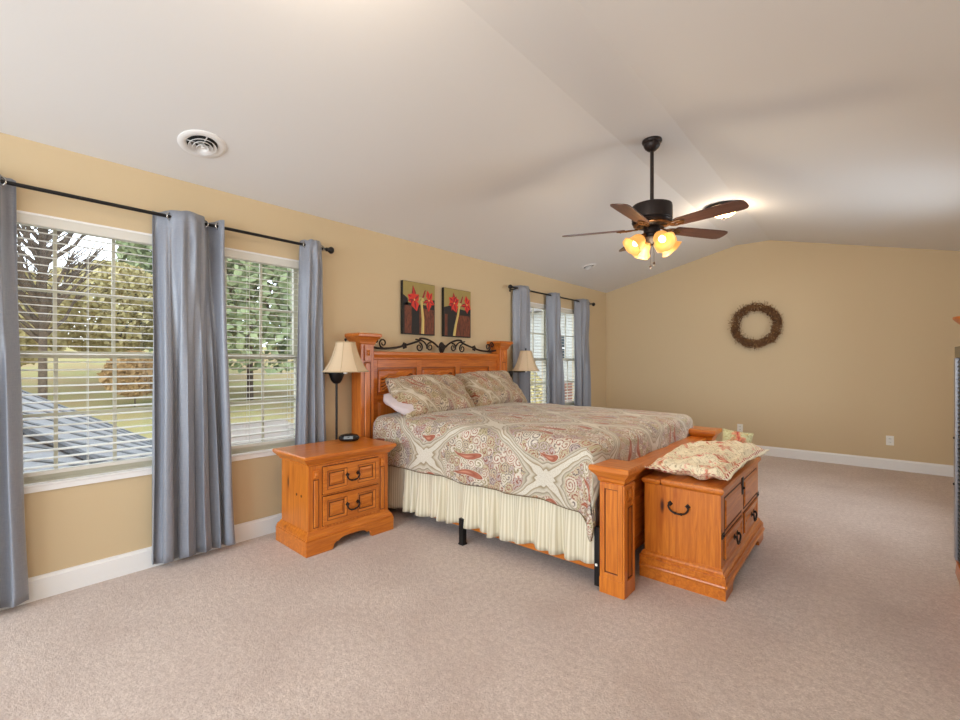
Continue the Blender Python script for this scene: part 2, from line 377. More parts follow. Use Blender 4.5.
# ------------------------------------------------------------------ windows
def window(name, a, b, n):
    z0, z1 = WZ0, WZ1; bm = B()
    f = .022; X0, X1 = -.13, -.045
    # outer frame
    box(bm, X0, X1, a, a + f, z0, z1); box(bm, X0, X1, b - f, b, z0, z1); box(bm, X0, X1, a + f, b - f, z1 - f, z1); box(bm, X0, X1, a + f, b - f, z0, z0 + f)
    root = obj(name, bm, 'vinyl', None, 0, .002); root['kind'] = 'structure'
    mid = 1.365
    for k, (s0, s1, xo) in enumerate(((z0 + f, mid + .02, -.07), (mid - .02, z1 - f, -.105))):
        bm = B(); w = .030; x0, x1 = xo - .018, xo + .018; p, q = a + f, b - f
        box(bm, x0, x1, p, p + w, s0, s1); box(bm, x0, x1, q - w, q, s0, s1); box(bm, x0, x1, p + w, q - w, s0, s0 + w); box(bm, x0, x1, p + w, q - w, s1 - w, s1)
        sash = obj('lower_sash' if k == 0 else 'upper_sash', bm, 'vinyl', root, 0, .002)
        bm = B()
        for j in (1, 2):
            y = p + w + (q - p - 2 * w) * j / 3; box(bm, xo - .006, xo + .006, y - .009, y + .009, s0 + w, s1 - w)
        zc = (s0 + s1) / 2; box(bm, xo - .005, xo + .005, p + w, q - w, zc - .009, zc + .009)
        obj('muntins', bm, 'vinyl', sash, 0)
        bm = B(); box(bm, xo - .002, xo + .002, p + w, q - w, s0 + w, s1 - w); obj('glass_pane', bm, 'glass', sash, 0)
    bm = B(); box(bm, -.045, .0, a, a + .012, z0, z1); box(bm, -.045, .0, b - .012, b, z0, z1); box(bm, -.045, .0, a, b, z1 - .012, z1); obj('jamb_liner', bm, 'trim', root, 0)
    return root
for i, (a, b) in enumerate(NEAR + FAR): window('window_%d' % (i + 1), a, b, i)
for i, (a, b) in enumerate(((.03, 1.885), (4.75, 6.59))):
    bm = B(); stack(bm, -.045, .014, a, b, [(0, .60), (0, .628), (.004, .634), (.004, .642)]); struct('trim_%d' % (i + 1), bm, 'trim')

def blind(a, b, label):
    root = thing('window_blind', label, 'blinds', (-.022, (a + b) / 2, WZ1), 0, 'white horizontal blinds in the four windows')
    w = (b - a) / 2 - .016
    bm = B(); box(bm, -.02, .02, -w, w, -.066, -.012); obj('headrail', bm, 'slat', root, 0, .003)
    bm = B(); z = -.10; k = 0
    while z > -(WZ1 - WZ0) + .055:
        t = math.radians(6 + random.uniform(-1.5, 1.5)); cx_, dz = .021 * math.cos(t), .021 * math.sin(t)
        n = 4; up = []; dn = []
        for i in range(n + 1):
            u = -1 + 2 * i / n; xx = cx_ * u; zz = z - dz * u + .003 * (1 - u * u)
            up.append((xx, zz + .0013)); dn.append((xx, zz - .0013))
        extr(bm, up + dn[::-1], 1, -w, w); z -= .0455; k += 1
    obj('slats', bm, 'slat', root, 0)
    bm = B(); box(bm, -.02, .02, -w, w, z + .002, z + .024); obj('bottom_rail', bm, 'slat', root, 0, .003)
    bm = B()
    for y in (-w + .11, 0, w - .11):
        for x in (-.0235, .0235): tube(bm, [(x, y, -.06), (x, y, z + .01)], .0012, 5)
    obj('ladder_cords', bm, 'cord', root, 60)
    return root
blind(*NEAR[0], 'white slatted blind in the large window at the left, overlooking the roof')
blind(*NEAR[1], 'white slatted blind in the window between the centre curtain and the nightstand')
blind(*FAR[0], 'white slatted blind in the far window pair, pane beside the tan lamp shade')
blind(*FAR[1], 'white slatted blind in the far window pair, pane nearest the room corner')

# ------------------------------------------------------------------ curtains
def rod(y0, y1, z, label, brackets):
    r = thing('curtain_rod', label, 'curtain rod', (.09, y0, z))
    bm = B(); tube(bm, [(0, 0, 0), (0, y1 - y0, 0)], .011, 10); obj('pole', bm, 'black', r, 60)
    for y in (-.045, y1 - y0 + .045):
        bm = B(); s = 1 if y > 0 else -1
        lathe(bm, [(.011, -.045), (.017, -.04), (.017, -.032), (.012, -.026), (.02, -.018), (.03, 0), (.026, .016), (.012, .026), (.002, .029)], (0, y, 0), 16, 0, Matrix.Rotation(-PI / 2 * s, 3, 'X'))
        obj('finial', bm, 'black', r, 50)
    for y in brackets:
        bm = B(); yy = y - y0; box(bm, -.088, -.083, yy - .012, yy + .012, -.04, .04); tube(bm, [(-.085, yy, -.01), (-.03, yy, -.022), (0, yy, -.013)], .006, 8)
        obj('bracket', bm, 'black', r, 50)
    return r
rod(-.12, 2.0, 2.262, 'long black curtain rod over the two nearest windows', (-.06, 1.955))
rod(4.60, 6.78, 2.275, 'black curtain rod over the far pair of windows', (4.66, 6.72))
def curtain(y0, y1, b0, b1, cross, label, seed, ztop, rodz, low=4, zb=.035, amp=.05, group=None, xc=.09):
    """cloth weaving round the rod at the fractions in cross, gathered into low folds at the hem"""
    ns, nz = 110, 44
    root = thing('curtain', label, 'curtain', (xc, (y0 + y1) / 2, zb), 0, group); cy = (y0 + y1) / 2
    cs = [-.12] + list(cross) + [1.12]
    def top(s):
        for q in range(len(cs) - 1):
            if cs[q] <= s <= cs[q + 1]:
                u = (s - cs[q]) / (cs[q + 1] - cs[q]); wdt = min(1, (cs[q + 1] - cs[q]) / .3)
                return (-1 if q % 2 == 0 else 1) * math.sin(PI * u) ** .75 * (.55 + .45 * wdt)
        return 0
    bm = B(); grid = []
    for j in range(nz + 1):
        t = j / nz; z = zb + (ztop - zb) * (1 - t); k = t ** 1.6; row = []; w = min(1, t * 1.5); w = w * w * (3 - 2 * w)
        for i in range(ns + 1):
            s = i / ns; y = (y0 + (y1 - y0) * s) * (1 - k) + (b0 + (b1 - b0) * s) * k
            lowv = math.sin(2 * PI * low * (s + .05 * math.sin(5 * s + seed)) + seed) * (.8 + .35 * noise.noise(Vector((s * 4, 0, seed))))
            sub = .36 * math.sin(2 * PI * low * 1.0 * s + seed * 2)
            wave = (top(s) + sub * min(1, t * 12)) * (1 - w * .8) + lowv * w * .85
            x = wave * amp + .010 * noise.noise(Vector((s * 8, t * 4, seed))) * t + .002 * noise.noise(Vector((s * 20, t * 14, seed)))
            y += .010 * math.sin(4 * PI * low * s + seed) * w + .012 * t * noise.noise(Vector((s * 6, t * 3, seed + 5)))
            zz = z + (.010 * noise.noise(Vector((s * 8, 3, seed))) + .006 * wave) * (1 if j in (0, nz) else 0)
            row.append(bm.verts.new((x, y - cy, zz - zb)))
        grid.append(row)
    for j in range(nz):
        for i in range(ns):
            bm.faces.new((grid[j][i], grid[j + 1][i], grid[j + 1][i + 1], grid[j][i + 1]))
    c = obj('fabric', bm, 'curtain', root, 180)
    md = c.modifiers.new('thick', 'SOLIDIFY'); md.thickness = .0025; md.offset = 0
    for q, s in enumerate(cross):
        y = y0 + (y1 - y0) * s; sg = 1 if q % 2 == 0 else -1
        bm = B(); RT = Matrix.Rotation(math.radians(-52) * sg, 3, 'Z')
        tube(bm, [RT @ Vector((.022 * math.cos(a), 0, .022 * math.sin(a))) for a in [2 * PI * i / 20 for i in range(20)]], .0045, 6, closed=True)
        o = obj('grommet', bm, 'steel', root, 60); o.location = (0, y - cy, rodz - zb)
    return root
GC = 'grey satin grommet curtains'
curtain(-.12, .205, -.14, .25, (.2, .82), 'grey satin curtain cut off by the left edge of the picture', 3, 2.30, 2.262, 3, group=GC)
curtain(.815, 1.205, .80, 1.27, (.20, .72, .93), 'wide grey satin curtain hanging between the two nearest windows', 8, 2.30, 2.262, 5, amp=.06, group=GC)
curtain(1.795, 1.975, 1.74, 2.05, (.10, .90), 'grey satin curtain just left of the nightstand lamp', 5, 2.30, 2.262, 3, amp=.05, group=GC)
curtain(4.68, 5.0, 4.66, 5.02, (.12, .88), 'grey satin curtain behind the tan shade of the far lamp', 12, 2.312, 2.275, 3, group=GC)
curtain(5.46, 5.82, 5.43, 5.86, (.18, .80), 'grey satin curtain between the panes of the far windows', 14, 2.312, 2.275, 3, amp=.055, group=GC)
curtain(6.26, 6.74, 6.24, 6.76, (.18, .84), 'grey satin curtain closest to the far corner of the room', 17, 2.312, 2.275, 4, group=GC)

# ------------------------------------------------------------------ furniture pieces
def bail(parent, c, n, w=.05, name='handle', drop=.045):
    """wrought iron bail pull: c centre, n outward axis ('x' or '-y')"""
    bm = B()
    def T(a, o, z): # a along face, o outward
        return (c[0] + o, c[1] + a, c[2] + z) if n == 'x' else (c[0] + a, c[1] - o, c[2] + z)
    for s in (-1, 1):
        pts = [(s * w - .016, 0), (s * w, -.017), (s * w + .016, 0), (s * w, .017)]
        if n == 'x': extr(bm, [(c[1] + p, c[2] + q) for p, q in pts], 0, c[0], c[0] + .004)
        else: extr(bm, [(c[0] + p, c[2] + q) for p, q in pts], 1, c[1] - .004, c[1])
        ball(bm, T(s * w, .009, .0), .009)
    tube(bm, smoothpath([T(-w + .006, .014, .006), T(-w - .006, .018, -.012), T(-w * .75, .018, -drop * .8), T(0, .016, -drop), T(w * .75, .018, -drop * .8), T(w + .006, .018, -.012), T(w - .006, .014, .006)]), .0055, 8)
    for t in (-.35, .35): ball(bm, T(w * t, .017, -drop * .96), .008)
    return obj(name, bm, 'iron', parent, 50)
def recess(bm, face, a0, a1, z0, z1, d=.012, fr=.0):
    pass
def front_panel(bm, x, y0, y1, z0, z1, wells, t=.018, rd=.010, mi=0):
    """slab on plane x facing +x with chamfered square wells [(y0,y1,z0,z1)] in a row"""
    ys = [y0]
    for w in wells: ys += [w[0], w[1]]
    ys.append(y1)
    box(bm, x - t, x - rd, y0, y1, z0, z1, mi)
    wz0, wz1 = wells[0][2], wells[0][3]
    for i in range(0, len(ys), 2): box(bm, x - rd, x, ys[i], ys[i + 1], z0, z1, mi)
    for w in wells:
        box(bm, x - rd, x, w[0], w[1], z0, wz0, mi); box(bm, x - rd, x, w[0], w[1], wz1, z1, mi)
        c = .018  # chamfer frame
        a, b, p, q = w[0], w[1], wz0, wz1
        v = [bm.verts.new(P) for P in ((x - .001, a, p), (x - .001, b, p), (x - .001, b, q), (x - .001, a, q), (x - rd + .0005, a + c, p + c), (x - rd + .0005, b - c, p + c), (x - rd + .0005, b - c, q - c), (x - rd + .0005, a + c, q - c))]
        for i in range(4): bm.faces.new((v[i], v[(i + 1) % 4], v[4 + (i + 1) % 4], v[4 + i])).material_index = mi
        # raised field
        e = .012 + c
        stackx(bm, x - rd, a + e, b - e, p + e, q - e, .006, .010, mi)
def stackx(bm, x, y0, y1, z0, z1, h, c, mi=0):
    v = [bm.verts.new(P) for P in ((x, y0, z0), (x, y1, z0), (x, y1, z1), (x, y0, z1), (x + h, y0 + c, z0 + c), (x + h, y1 - c, z0 + c), (x + h, y1 - c, z1 - c), (x + h, y0 + c, z1 - c))]
    bm.faces.new(v[4:]).material_index = mi
    for i in range(4): bm.faces.new((v[i], v[(i + 1) % 4], v[4 + (i + 1) % 4], v[4 + i])).material_index = mi
def groove_rect(bm, x, y0, y1, z0, z1, w=.0035, o=.0008):
    box(bm, x - .002, x + o, y0, y1, z0, z0 + w); box(bm, x - .002, x + o, y0, y1, z1 - w, z1)
    box(bm, x - .002, x + o, y0, y0 + w, z0, z1); box(bm, x - .002, x + o, y1 - w, y1, z0, z1)
def pilaster(parent, x, y0, y1, z0, z1, zb):
    """narrow recessed strip with a small carved block on top; front faces +x"""
    ym = (y0 + y1) / 2
    bm = B(); box(bm, x, x + .010, ym - .020, ym + .020, zb, zb + .055)
    ball(bm, (x + .011, ym, zb + .0275), .013, (.5, 1, 1))
    for k in range(4):
        a = PI / 4 + k * PI / 2; ball(bm, (x + .011, ym + .012 * math.cos(a), zb + .0275 + .015 * math.sin(a)), .006, (.5, 1, 1))
    obj('carved_block', bm, 'wz', parent, 40)
    bm = B(); stackx(bm, x, ym - .018, ym + .018, z0, zb - .012, .006, .006)
    obj('raised_strip', bm, 'wz', parent, 0)
    bm = B(); groove_rect(bm, x, ym - .021, ym + .021, z0 - .003, zb - .009, .004, .0012); obj('glaze_line', bm, 'groove', parent, 0)

# ------------------------------------------------------------------ nightstand
def nightstand():
    X0, X1, Y0, Y1, H = 0, .41, 0, .66, .675
    r = thing('nightstand', 'honey pine two-drawer nightstand standing between the window curtain and bed', 'nightstand', (.20, 1.575, 0), math.radians(-1.5))
    bm = B(); box(bm, X0, X1, Y0, Y1, .10, .62); obj('body', bm, 'wz', r, 0, .003)
    bm = B(); stack(bm, X0, X1, Y0, Y1, [(.003, .605), (.012, .612), (.012, .620), (.022, .628), (.045, .655), (.048, .660), (.048, .672), (.042, .680)]); obj('top', bm, 'wy', r, 25)
    # plinth: moulded band with bracket feet
    bm = B(); stack(bm, X0, X1, Y0, Y1, [(.002, .155), (.006, .150), (.012, .138), (.022, .130), (.028, .115), (.028, .105)][::-1])
    def apron(L):
        w = .20
        return [(0, 0), (w, 0), (w + .01, .035), (w + .03, .05), (w + .045, .045), (w + .06, .062), (w + .10, .07), (L - w - .10, .07), (L - w - .06, .062), (L - w - .045, .045), (L - w - .03, .05), (L - w - .01, .035), (L - w, 0), (L, 0), (L, .106), (0, .106)]
    L = Y1 - Y0 + .064
    extr(bm, [(Y0 - .032 + p, q) for p, q in apron(L)], 0, X1 + .004, X1 + .034)
    box(bm, X0 - .03, X1 + .004, Y0 - .032, Y0 - .004, 0, .106); box(bm, X0 - .03, X1 + .004, Y1 + .004, Y1 + .032, 0, .106)
    obj('plinth', bm, 'wy', r, 0, .004)
    for k, (z0, z1) in enumerate(((.395, .585), (.175, .375))):
        y0, y1 = .105, .565
        bm = B(); m = (y0 + y1) / 2
        front_panel(bm, X1 + .014, y0, y1, z0, z1, [(y0 + .03, m - .045, z0 + .03, z1 - .03), (m + .045, y1 - .03, z0 + .03, z1 - .03)], .02, .010)
        d = obj('drawer', bm, 'wy', r, 0, .0015)
        bm = B(); groove_rect(bm, X1 + .001, y0 - .005, y1 + .005, z0 - .005, z1 + .005, .006, .001)
        for (p, q) in ((y0 + .03, m - .045), (m + .045, y1 - .03)):
            groove_rect(bm, X1 + .0045, p + .017, q - .017, z0 + .047, z1 - .047, .006, .0012)
            groove_rect(bm, X1 + .0142, p - .001, q + .001, z0 + .029, z1 - .029, .0025, .0005)
        obj('glaze_line', bm, 'groove', d, 0)
        bail(d, (X1 + .014, m, (z0 + z1) / 2 + .012), 'x', .044)
    for y0, y1 in ((.02, .095), (.575, .64)): pilaster(r, X1, y0, y1, .175, .59, .515)
    for xx in (.24, .31):
        bm = B(); lathe(bm, [(.010, -.0015), (.010, .0015)], (xx, Y0 + .0, .385), 16, 0, Matrix.Rotation(PI / 2, 3, 'X')); obj('knot', bm, 'groove', r, 40)
    return r
nightstand()

# alarm clock on it
r = thing('alarm_clock', 'small oval black digital clock on the nightstand top', 'clock', (.30, 2.085, .681), math.radians(-38))
bm = B(); lathe(bm, [(.04, 0), (.066, .004), (.076, .02), (.072, .036), (.058, .050), (.026, .058), (.004, .059)], seg=28, mat=Matrix.Diagonal((.75, 1.1, 1)).to_3x3()); obj('case', bm, 'clock', r, 60)
bm = B(); extr(bm, [(.040, .022), (.0585, .022), (.050, .044), (.032, .044)], 1, -.035, .035); obj('display', bm, 'clock_face', r, 0, .002)

# ------------------------------------------------------------------ chest
def chest():
    W, L, H = .43, 1.12, .62
    r = thing('blanket_chest', 'honey pine storage chest with two drawers at the foot of the bed', 'chest', (2.455, 2.79, 0), 0)
    bm = B(); box(bm, 0, W, 0, L, .10, .575); obj('body', bm, 'wz', r, 0, .003)
    bm = B(); stack(bm, 0, .085, 0, L, [(.002, .572), (.012, .580), (.014, .596), (.010, .604)])
    obj('back_strip', bm, 'wy', r, 0, .002)
    bm = B(); v = []
    stack(bm, .122, W, 0, L, [(.002, .572), (.014, .584), (.018, .592), (.018, .606), (.012, .614)]); obj('lid', bm, 'wy', r, 0, .002)
    bm = B(); stack(bm, 0, W, 0, L, [(.024, .120), (.024, .130), (.014, .138), (.012, .150), (.004, .158), (.001, .160)])
    def apron(Lg, w=.17):
        return [(0, 0), (w, 0), (w + .01, .03), (w + .035, .045), (w + .05, .04), (w + .07, .058), (w + .12, .066), (Lg - w - .12, .066), (Lg - w - .07, .058), (Lg - w - .05, .04), (Lg - w - .035, .045), (Lg - w - .01, .03), (Lg - w, 0), (Lg, 0), (Lg, .122), (0, .122)]
    extr(bm, [(-.03 + p, q) for p, q in apron(L + .06)], 0, W + .002, W + .030)
    for y in (-.030, L + .002): 
        extr(bm, [(0 - .02, 0), (W + .002, 0), (W + .002, .122), (-.02, .122)], 1, y, y + .028)
    # bellied bead round the plinth
    tube(bm, [(W + .028, -.028, .075), (W + .028, L + .028, .075)], .012, 8); tube(bm, [(-.02, -.028, .075), (W + .028, -.028, .075)], .012, 8)
    obj('plinth', bm, 'wy', r, 30, 0)
    bail(r, (.205, 0, .475), '-y', .050, drop=.05)
    m = L / 2
    for (y0, y1) in ((.07, m - .035), (m + .035, L - .07)):
        bm = B(); stackx(bm, W, y0 + .012, y1 - .012, .362, .535, .008, .014); obj('front_panel', bm, 'wy', r, 0)
        bm = B(); groove_rect(bm, W, y0, y1, .35, .547, .008, .002); obj('glaze_line', bm, 'groove', r, 0)
        bm = B(); front_panel(bm, W + .012, y0, y1, .195, .325, [(y0 + .025, y1 - .025, .215, .305)], .018, .008); d = obj('drawer', bm, 'wy', r, 0, .0015)
        bm = B(); groove_rect(bm, W + .001, y0 - .006, y1 + .006, .189, .331, .006, .001); obj('glaze_line', bm, 'groove', d, 0)
        bail(d, (W + .014, (y0 + y1) / 2, .272), 'x', .040)
    for y in (.012, L - .05):
        bm = B(); box(bm, W, W + .004, y, y + .06, .322, .352); ball(bm, (W + .004, y + .03, .337), .007); obj('iron_strap', bm, 'iron', r, 30)
    bm = B(); box(bm, W, W + .006, m - .02, m + .02, .46, .57); ball(bm, (W + .008, m, .50), .010); obj('latch', bm, 'iron', r, 30)
    return r
chest()

# ------------------------------------------------------------------ bed
HY0, HY1 = 2.285, 4.385; PW = .14
bed = thing('bed', 'honey pine bed frame with tall panelled headboard and iron scrollwork', 'bed', (0, 0, 0))
def stackp(parent, name, x0, x1, y0, y1, prof, mat):
    bm = B(); stack(bm, x0, x1, y0, y1, prof); return obj(name, bm, mat, parent, 20)
def headboard():
    bm = B(); x0, x1 = .07, .12
    a, b = HY0 + PW, HY1 - PW
    box(bm, x0, x0 + .03, a, b, .35, 1.37)
    # stiles and rails over the backing
    st = [(a, 2.50), (2.965, 3.04), (3.52, 3.60), (4.085, b)]
    for s in st: box(bm, x0 + .03, x1, s[0], s[1], .35, 1.37)
    for (p, q) in ((2.50, 2.965), (3.04, 3.52), (3.60, 4.085)):
        for z0, z1 in ((1.268, 1.37), (.98, 1.025), (.35, .45)): box(bm, x0 + .03, x1, p, q, z0, z1)
    hb = obj('headboard', bm, 'ty', bed, 0, .003)
    # top rail moulding
    stackp(hb, 'top_rail', x0 - .005, x1 + .005, a, b, [(0, 1.345), (.008, 1.352), (.008, 1.362), (.018, 1.385), (.022, 1.392), (.022, 1.412), (.016, 1.42)], 'ty')
    # carved panels
    for (p, q) in ((2.50, 2.965), (3.04, 3.52), (3.60, 4.085)):
        bm = B(); stackx(bm, x0 + .028, p + .012, q - .012, 1.037, 1.256, .018, .016)
        w = q - p
        # layered swags fanning from the upper left corner
        for k in range(5):
            rr = .05 + .033 * k; pts = []
            for i in range(15):
                t = i / 14; y = p + .04 + (w - .09) * t
                z = 1.235 - rr * (1 - t) ** 1.6 * 1.05 - .010 * math.sin(t * PI * 6) * (1 - t * .3) - .006 * k * t
                pts.append((x0 + .050, y, max(z, 1.06)))
            tube(bm, pts, [.009 * (1 - .5 * i / 14) for i in range(15)], 6, 1)
            if k < 4: tube(bm, [(x0 + .049, b_, c_ - .017) for a_, b_, c_ in pts if c_ > 1.08], .004, 5, 2)
        obj('carved_panel', bm, ['ty', 'wy', 'groove'], hb, 30)
        bm = B(); groove_rect(bm, x1 - .001, p - .004, q + .004, 1.021, 1.272, .004, .002); obj('glaze_line', bm, 'groove', hb, 0)
        bm = B(); stackx(bm, x0 + .028, p + .012, q - .012, .46, .968, .016, .03); obj('lower_panel', bm, 'tz', hb, 0)
    for (p, q) in ((HY0, HY0 + PW), (HY1 - PW, HY1)):
        ym = (p + q) / 2
        bm = B(); box(bm, .03, .17, p, q, 0, 1.49); post = obj('headboard_post', bm, 'tz', bed, 0, .004)
        bm = B(); stack(bm, .03, .17, p, q, [(.002, 1.478), (.010, 1.486), (.012, 1.50), (.022, 1.518), (.042, 1.542), (.050, 1.548), (.050, 1.566), (.044, 1.575)]); obj('post_cap', bm, 'ty', post, 20)
        bm = B(); box(bm, .17, .181, ym - .036, ym + .036, 1.335, 1.47); 
        obj('carved_block', bm, 'tz', post, 0, .003)
        bm = B(); box(bm, .178, .183, ym - .024, ym + .024, 1.365, 1.445); ball(bm, (.186, ym, 1.405), .016, (.5, 1, 1.3))
        for k in range(4):
            a_ = PI / 4 + k * PI / 2; ball(bm, (.185, ym + .014 * math.cos(a_), 1.405 + .024 * math.sin(a_)), .009, (.5, 1, 1))
        obj('rosette', bm, 'wz', post, 40)
        bm = B(); stackx(bm, .17, ym - .030, ym + .030, .30, 1.32, .008, .008); obj('raised_strip', bm, 'tz', post, 0)
        bm = B(); groove_rect(bm, .17, ym - .035, ym + .035, .295, 1.325, .005, .001); groove_rect(bm, .1815, ym - .024, ym + .024, 1.365, 1.445, .003, .0008)
        obj('glaze_line', bm, 'groove', post, 0)
    # side grooves of near post
    # iron scrollwork
    bm = B(); X = .10; mid = (a + b) / 2; zt = 1.42
    for s in (-1, 1):
        Y = lambda d: mid + s * d
        half = (b - a) / 2
        main = [(half - .005, .045), (half - .12, .030), (half - .28, .038), (half - .45, .075), (half - .60, .118), (.30, .140), (.22, .138), (.12, .105), (.05, .06)]
        tube(bm, smoothpath([(X, Y(d), zt + z) for d, z in main], 6), .0105, 8)
        def spiral(cy, cz, r0, r1, a0, turns, dirn):
            pts = []
            for i in range(26):
                t = i / 25; an = a0 + dirn * t * turns * 2 * PI; rr = r0 + (r1 - r0) * t
                pts.append((X + .002, Y(cy + rr * math.cos(an)), zt + cz + rr * math.sin(an)))
            tube(bm, pts, [.0085 - .003 * i / 25 for i in range(26)], 6)
        spiral(half - .15, .080, .045, .012, -PI / 2, 1.3, 1)
        spiral(half - .075, .105, .036, .010, PI * .9, 1.1, -1)
        spiral(.315, .052, .046, .012, PI * .5, 1.4, 1)       # hanging curls either side of the medallion
        tube(bm, smoothpath([(X, Y(.36), zt + .130), (X, Y(.27), zt + .118), (X, Y(.22), zt + .08), (X, Y(.21), zt + .04)]), .008, 6)
        spiral(.170, .060, .044, .012, PI * .6, 1.4, -1)
        for q in range(5): # leaf rosette
            an = q * 2 * PI / 5; ball(bm, (X + .006, Y(half - .40 + .020 * math.cos(an)), zt + .062 + .020 * math.sin(an)), .014, (.6, 1, 1))
    sw = obj('scrollwork', bm, 'iron', hb, 60)
    bm = B(); ball(bm, (X, mid, zt + .055), .045, (.35, 1, 1.35))
    for k in range(-3, 4): tube(bm, smoothpath([(X + .012, mid, zt + .005), (X + .019, mid + k * .009, zt + .05), (X + .010, mid + k * .014, zt + .10 - abs(k) * .006)]), .005, 6)
    obj('scroll_medallion', bm, 'iron', hb, 50)
headboard()
FX0, FX1 = 2.335, 2.475; FYS = ((2.425, 2.565), (4.27, 4.41))
def footboard():
    for (p, q) in FYS:
        bm = B(); box(bm, FX0, FX1, p, q, 0, .665); post = obj('footboard_post', bm, 'wz', bed, 0, .004)
        bm = B(); stack(bm, FX0, FX1, p, q, [(.002, .635), (.010, .645), (.012, .66), (.022, .675), (.044, .698), (.048, .705), (.048, .725), (.042, .732)]); obj('post_cap', bm, 'wx', post, 20)
        xm, ym = (FX0 + FX1) / 2, (p + q) / 2
        for (nm, side) in (('y', p), ):
            bm = B(); w = .040
            # recessed panel shown by raised frame on near face
            for (u0, u1, z0, z1) in ((FX0 + .002, FX0 + .030, .09, .63), (FX1 - .030, FX1 - .002, .09, .63), (FX0 + .03, FX1 - .03, .09, .12), (FX0 + .03, FX1 - .03, .60, .63)): box(bm, u0, u1, p - .010, p, z0, z1)
            box(bm, FX0, FX1, p - .011, p, 0, .09); obj('post_facing', bm, 'wz', post, 0, .002)
            bm = B()
            for (u0, u1, z0, z1) in ((FX0 + .03, FX0 + .034, .12, .60), (FX1 - .034, FX1 - .03, .12, .60), (FX0 + .03, FX1 - .03, .12, .125), (FX0 + .03, FX1 - .03, .595, .60)): box(bm, u0, u1, p - .0025, p + .001, z0, z1)
            groove_rect(bm, FX1 + .010, ym - .030, ym + .030, .10, .50, .005, .0008)
            obj('glaze_line', bm, 'groove', post, 0)
            bm = B(); box(bm, FX1, FX1 + .010, p - .010, p + .03, .0, .63); box(bm, FX1, FX1 + .010, q - .03, q, 0, .63); box(bm, FX1, FX1 + .010, p + .03, q - .03, 0, .09); box(bm, FX1, FX1 + .010, p + .03, q - .03, .51, .53)
            box(bm, FX1, FX1 + .010, p + .03, q - .03, .61, .63); obj('front_facing', bm, 'wz', post, 0, .002)
            bm = B(); box(bm, FX1, FX1 + .008, ym - .025, ym + .025, .54, .60); ball(bm, (FX1 + .009, ym, .57), .014, (.5, 1, 1))
            for k in range(4):
                a_ = PI / 4 + k * PI / 2; ball(bm, (FX1 + .009, ym + .014 * math.cos(a_), .57 + .016 * math.sin(a_)), .007, (.5, 1, 1))
            obj('rosette', bm, 'wx', post, 40)
    y0, y1 = FYS[0][1], FYS[1][0]
    bm = B(); box(bm, 2.35, 2.40, y0, y1, .14, .60)
    for k in range(3):
        w = (y1 - y0 - .08) / 3; p = y0 + .04 + k * w
        stackx(bm, 2.40, p + .03, p + w - .03, .22, .50, .010, .02)
    fb = obj('footboard', bm, 'ty', bed, 0, .002)
    bm = B(); box(bm, 2.40, 2.407, y0, y1, .165, .185); box(bm, 2.40, 2.409, y0, y1, .555, .57); obj('bead_moulding', bm, 'wy', fb, 0, .002)
    bm = B(); stack(bm, 2.355, 2.40, y0, y1, [(.002, .585), (.008, .60), (.025, .625), (.045, .645), (.047, .66), (.043, .668)]); obj('footboard_top_rail', bm, 'wy', fb, 20)
    for (y, s) in ((2.475, 1), (4.33, 1)):
        bm = B(); box(bm, .17, FX0, y, y + .03, .085, .30); obj('side_rail', bm, 'wx', bed, 0, .003)
    for (x, y) in ((1.28, 2.385), (1.28, 4.40)):
        bm = B(); box(bm, x - .02, x + .02, y - .012, y + .028, .0, .19); stack(bm, x - .02, x + .02, y - .012, y + .028, [(.004, 0), (.004, .012)]); obj('support_leg', bm, 'black', bed, 0, .002)
    bm = B(); box(bm, 2.298, 2.330, 2.425, 2.455, .02, .36); lathe(bm, [(.008, 0), (.008, .004)], (2.314, 2.421, .145), 12, 1, Matrix.Rotation(PI / 2, 3, 'X'))
    obj('corner_bracket', bm, ['black', 'shade_trim_white'], bed, 0)
footboard()

# ------------------------------------------------------------------ bed skirt
def skirt():
    bm = B(); uvl = bm.loops.layers.uv.new('UVMap'); rnd = random.Random(4)
    n, m = 420, 12; x0, x1 = .20, 2.298; grid = []; us = []
    for i in range(n + 1):
        t = i / n; x = x0 + (x1 - x0) * t; col = []
        ph = t * 2 * PI * 17 + 6.5 * noise.noise(Vector((t * 8, 0, 0)))
        for j in range(m + 1):
            v = j / m; zb = .075 + .07 * t + .026 * noise.noise(Vector((t * 15, 4, 0))) + .030 * noise.noise(Vector((t * 5, 9, 0))); z = .52 * (1 - v) + zb * v
            a = .004 + (.021 + .010 * noise.noise(Vector((t * 20, 1, 1)))) * v
            y = 2.437 - .012 * v + a * (math.sin(ph) + .5 * math.sin(ph * .53 + 1)) + .010 * v * noise.noise(Vector((t * 14, v, 2)))
            col.append(bm.verts.new((x + .006 * v * math.cos(ph), y, z)))
        grid.append(col)
    for i in range(n):
        for j in range(m):
            f = bm.faces.new((grid[i][j], grid[i][j + 1], grid[i + 1][j + 1], grid[i + 1][j]))
            for lp, (a, b) in zip(f.loops, ((i, j), (i, j + 1), (i + 1, j + 1), (i + 1, j))): lp[uvl].uv = (a / n * 3.4, b / m * .4)
    o = obj('bed_skirt', bm, 'skirt', None, 180); md = o.modifiers.new('thick', 'SOLIDIFY'); md.thickness = .002; md.offset = 0
    tag(o, 'gathered cream bed skirt hanging below the paisley comforter', 'bed skirt')
skirt()
bm = B(); box(bm, .19, 2.25, 2.48, 4.34, .31, .53); o = obj('box_spring', bm, 'lilac', None, 40, .02); tag(o, 'box spring hidden behind the cream bed skirt', 'box spring')
bm = B(); box(bm, .20, 2.23, 2.48, 4.32, .53, .78); o = obj('mattress', bm, 'lilac', None, 40, .05); tag(o, 'thick mattress lying under the paisley comforter', 'mattress')

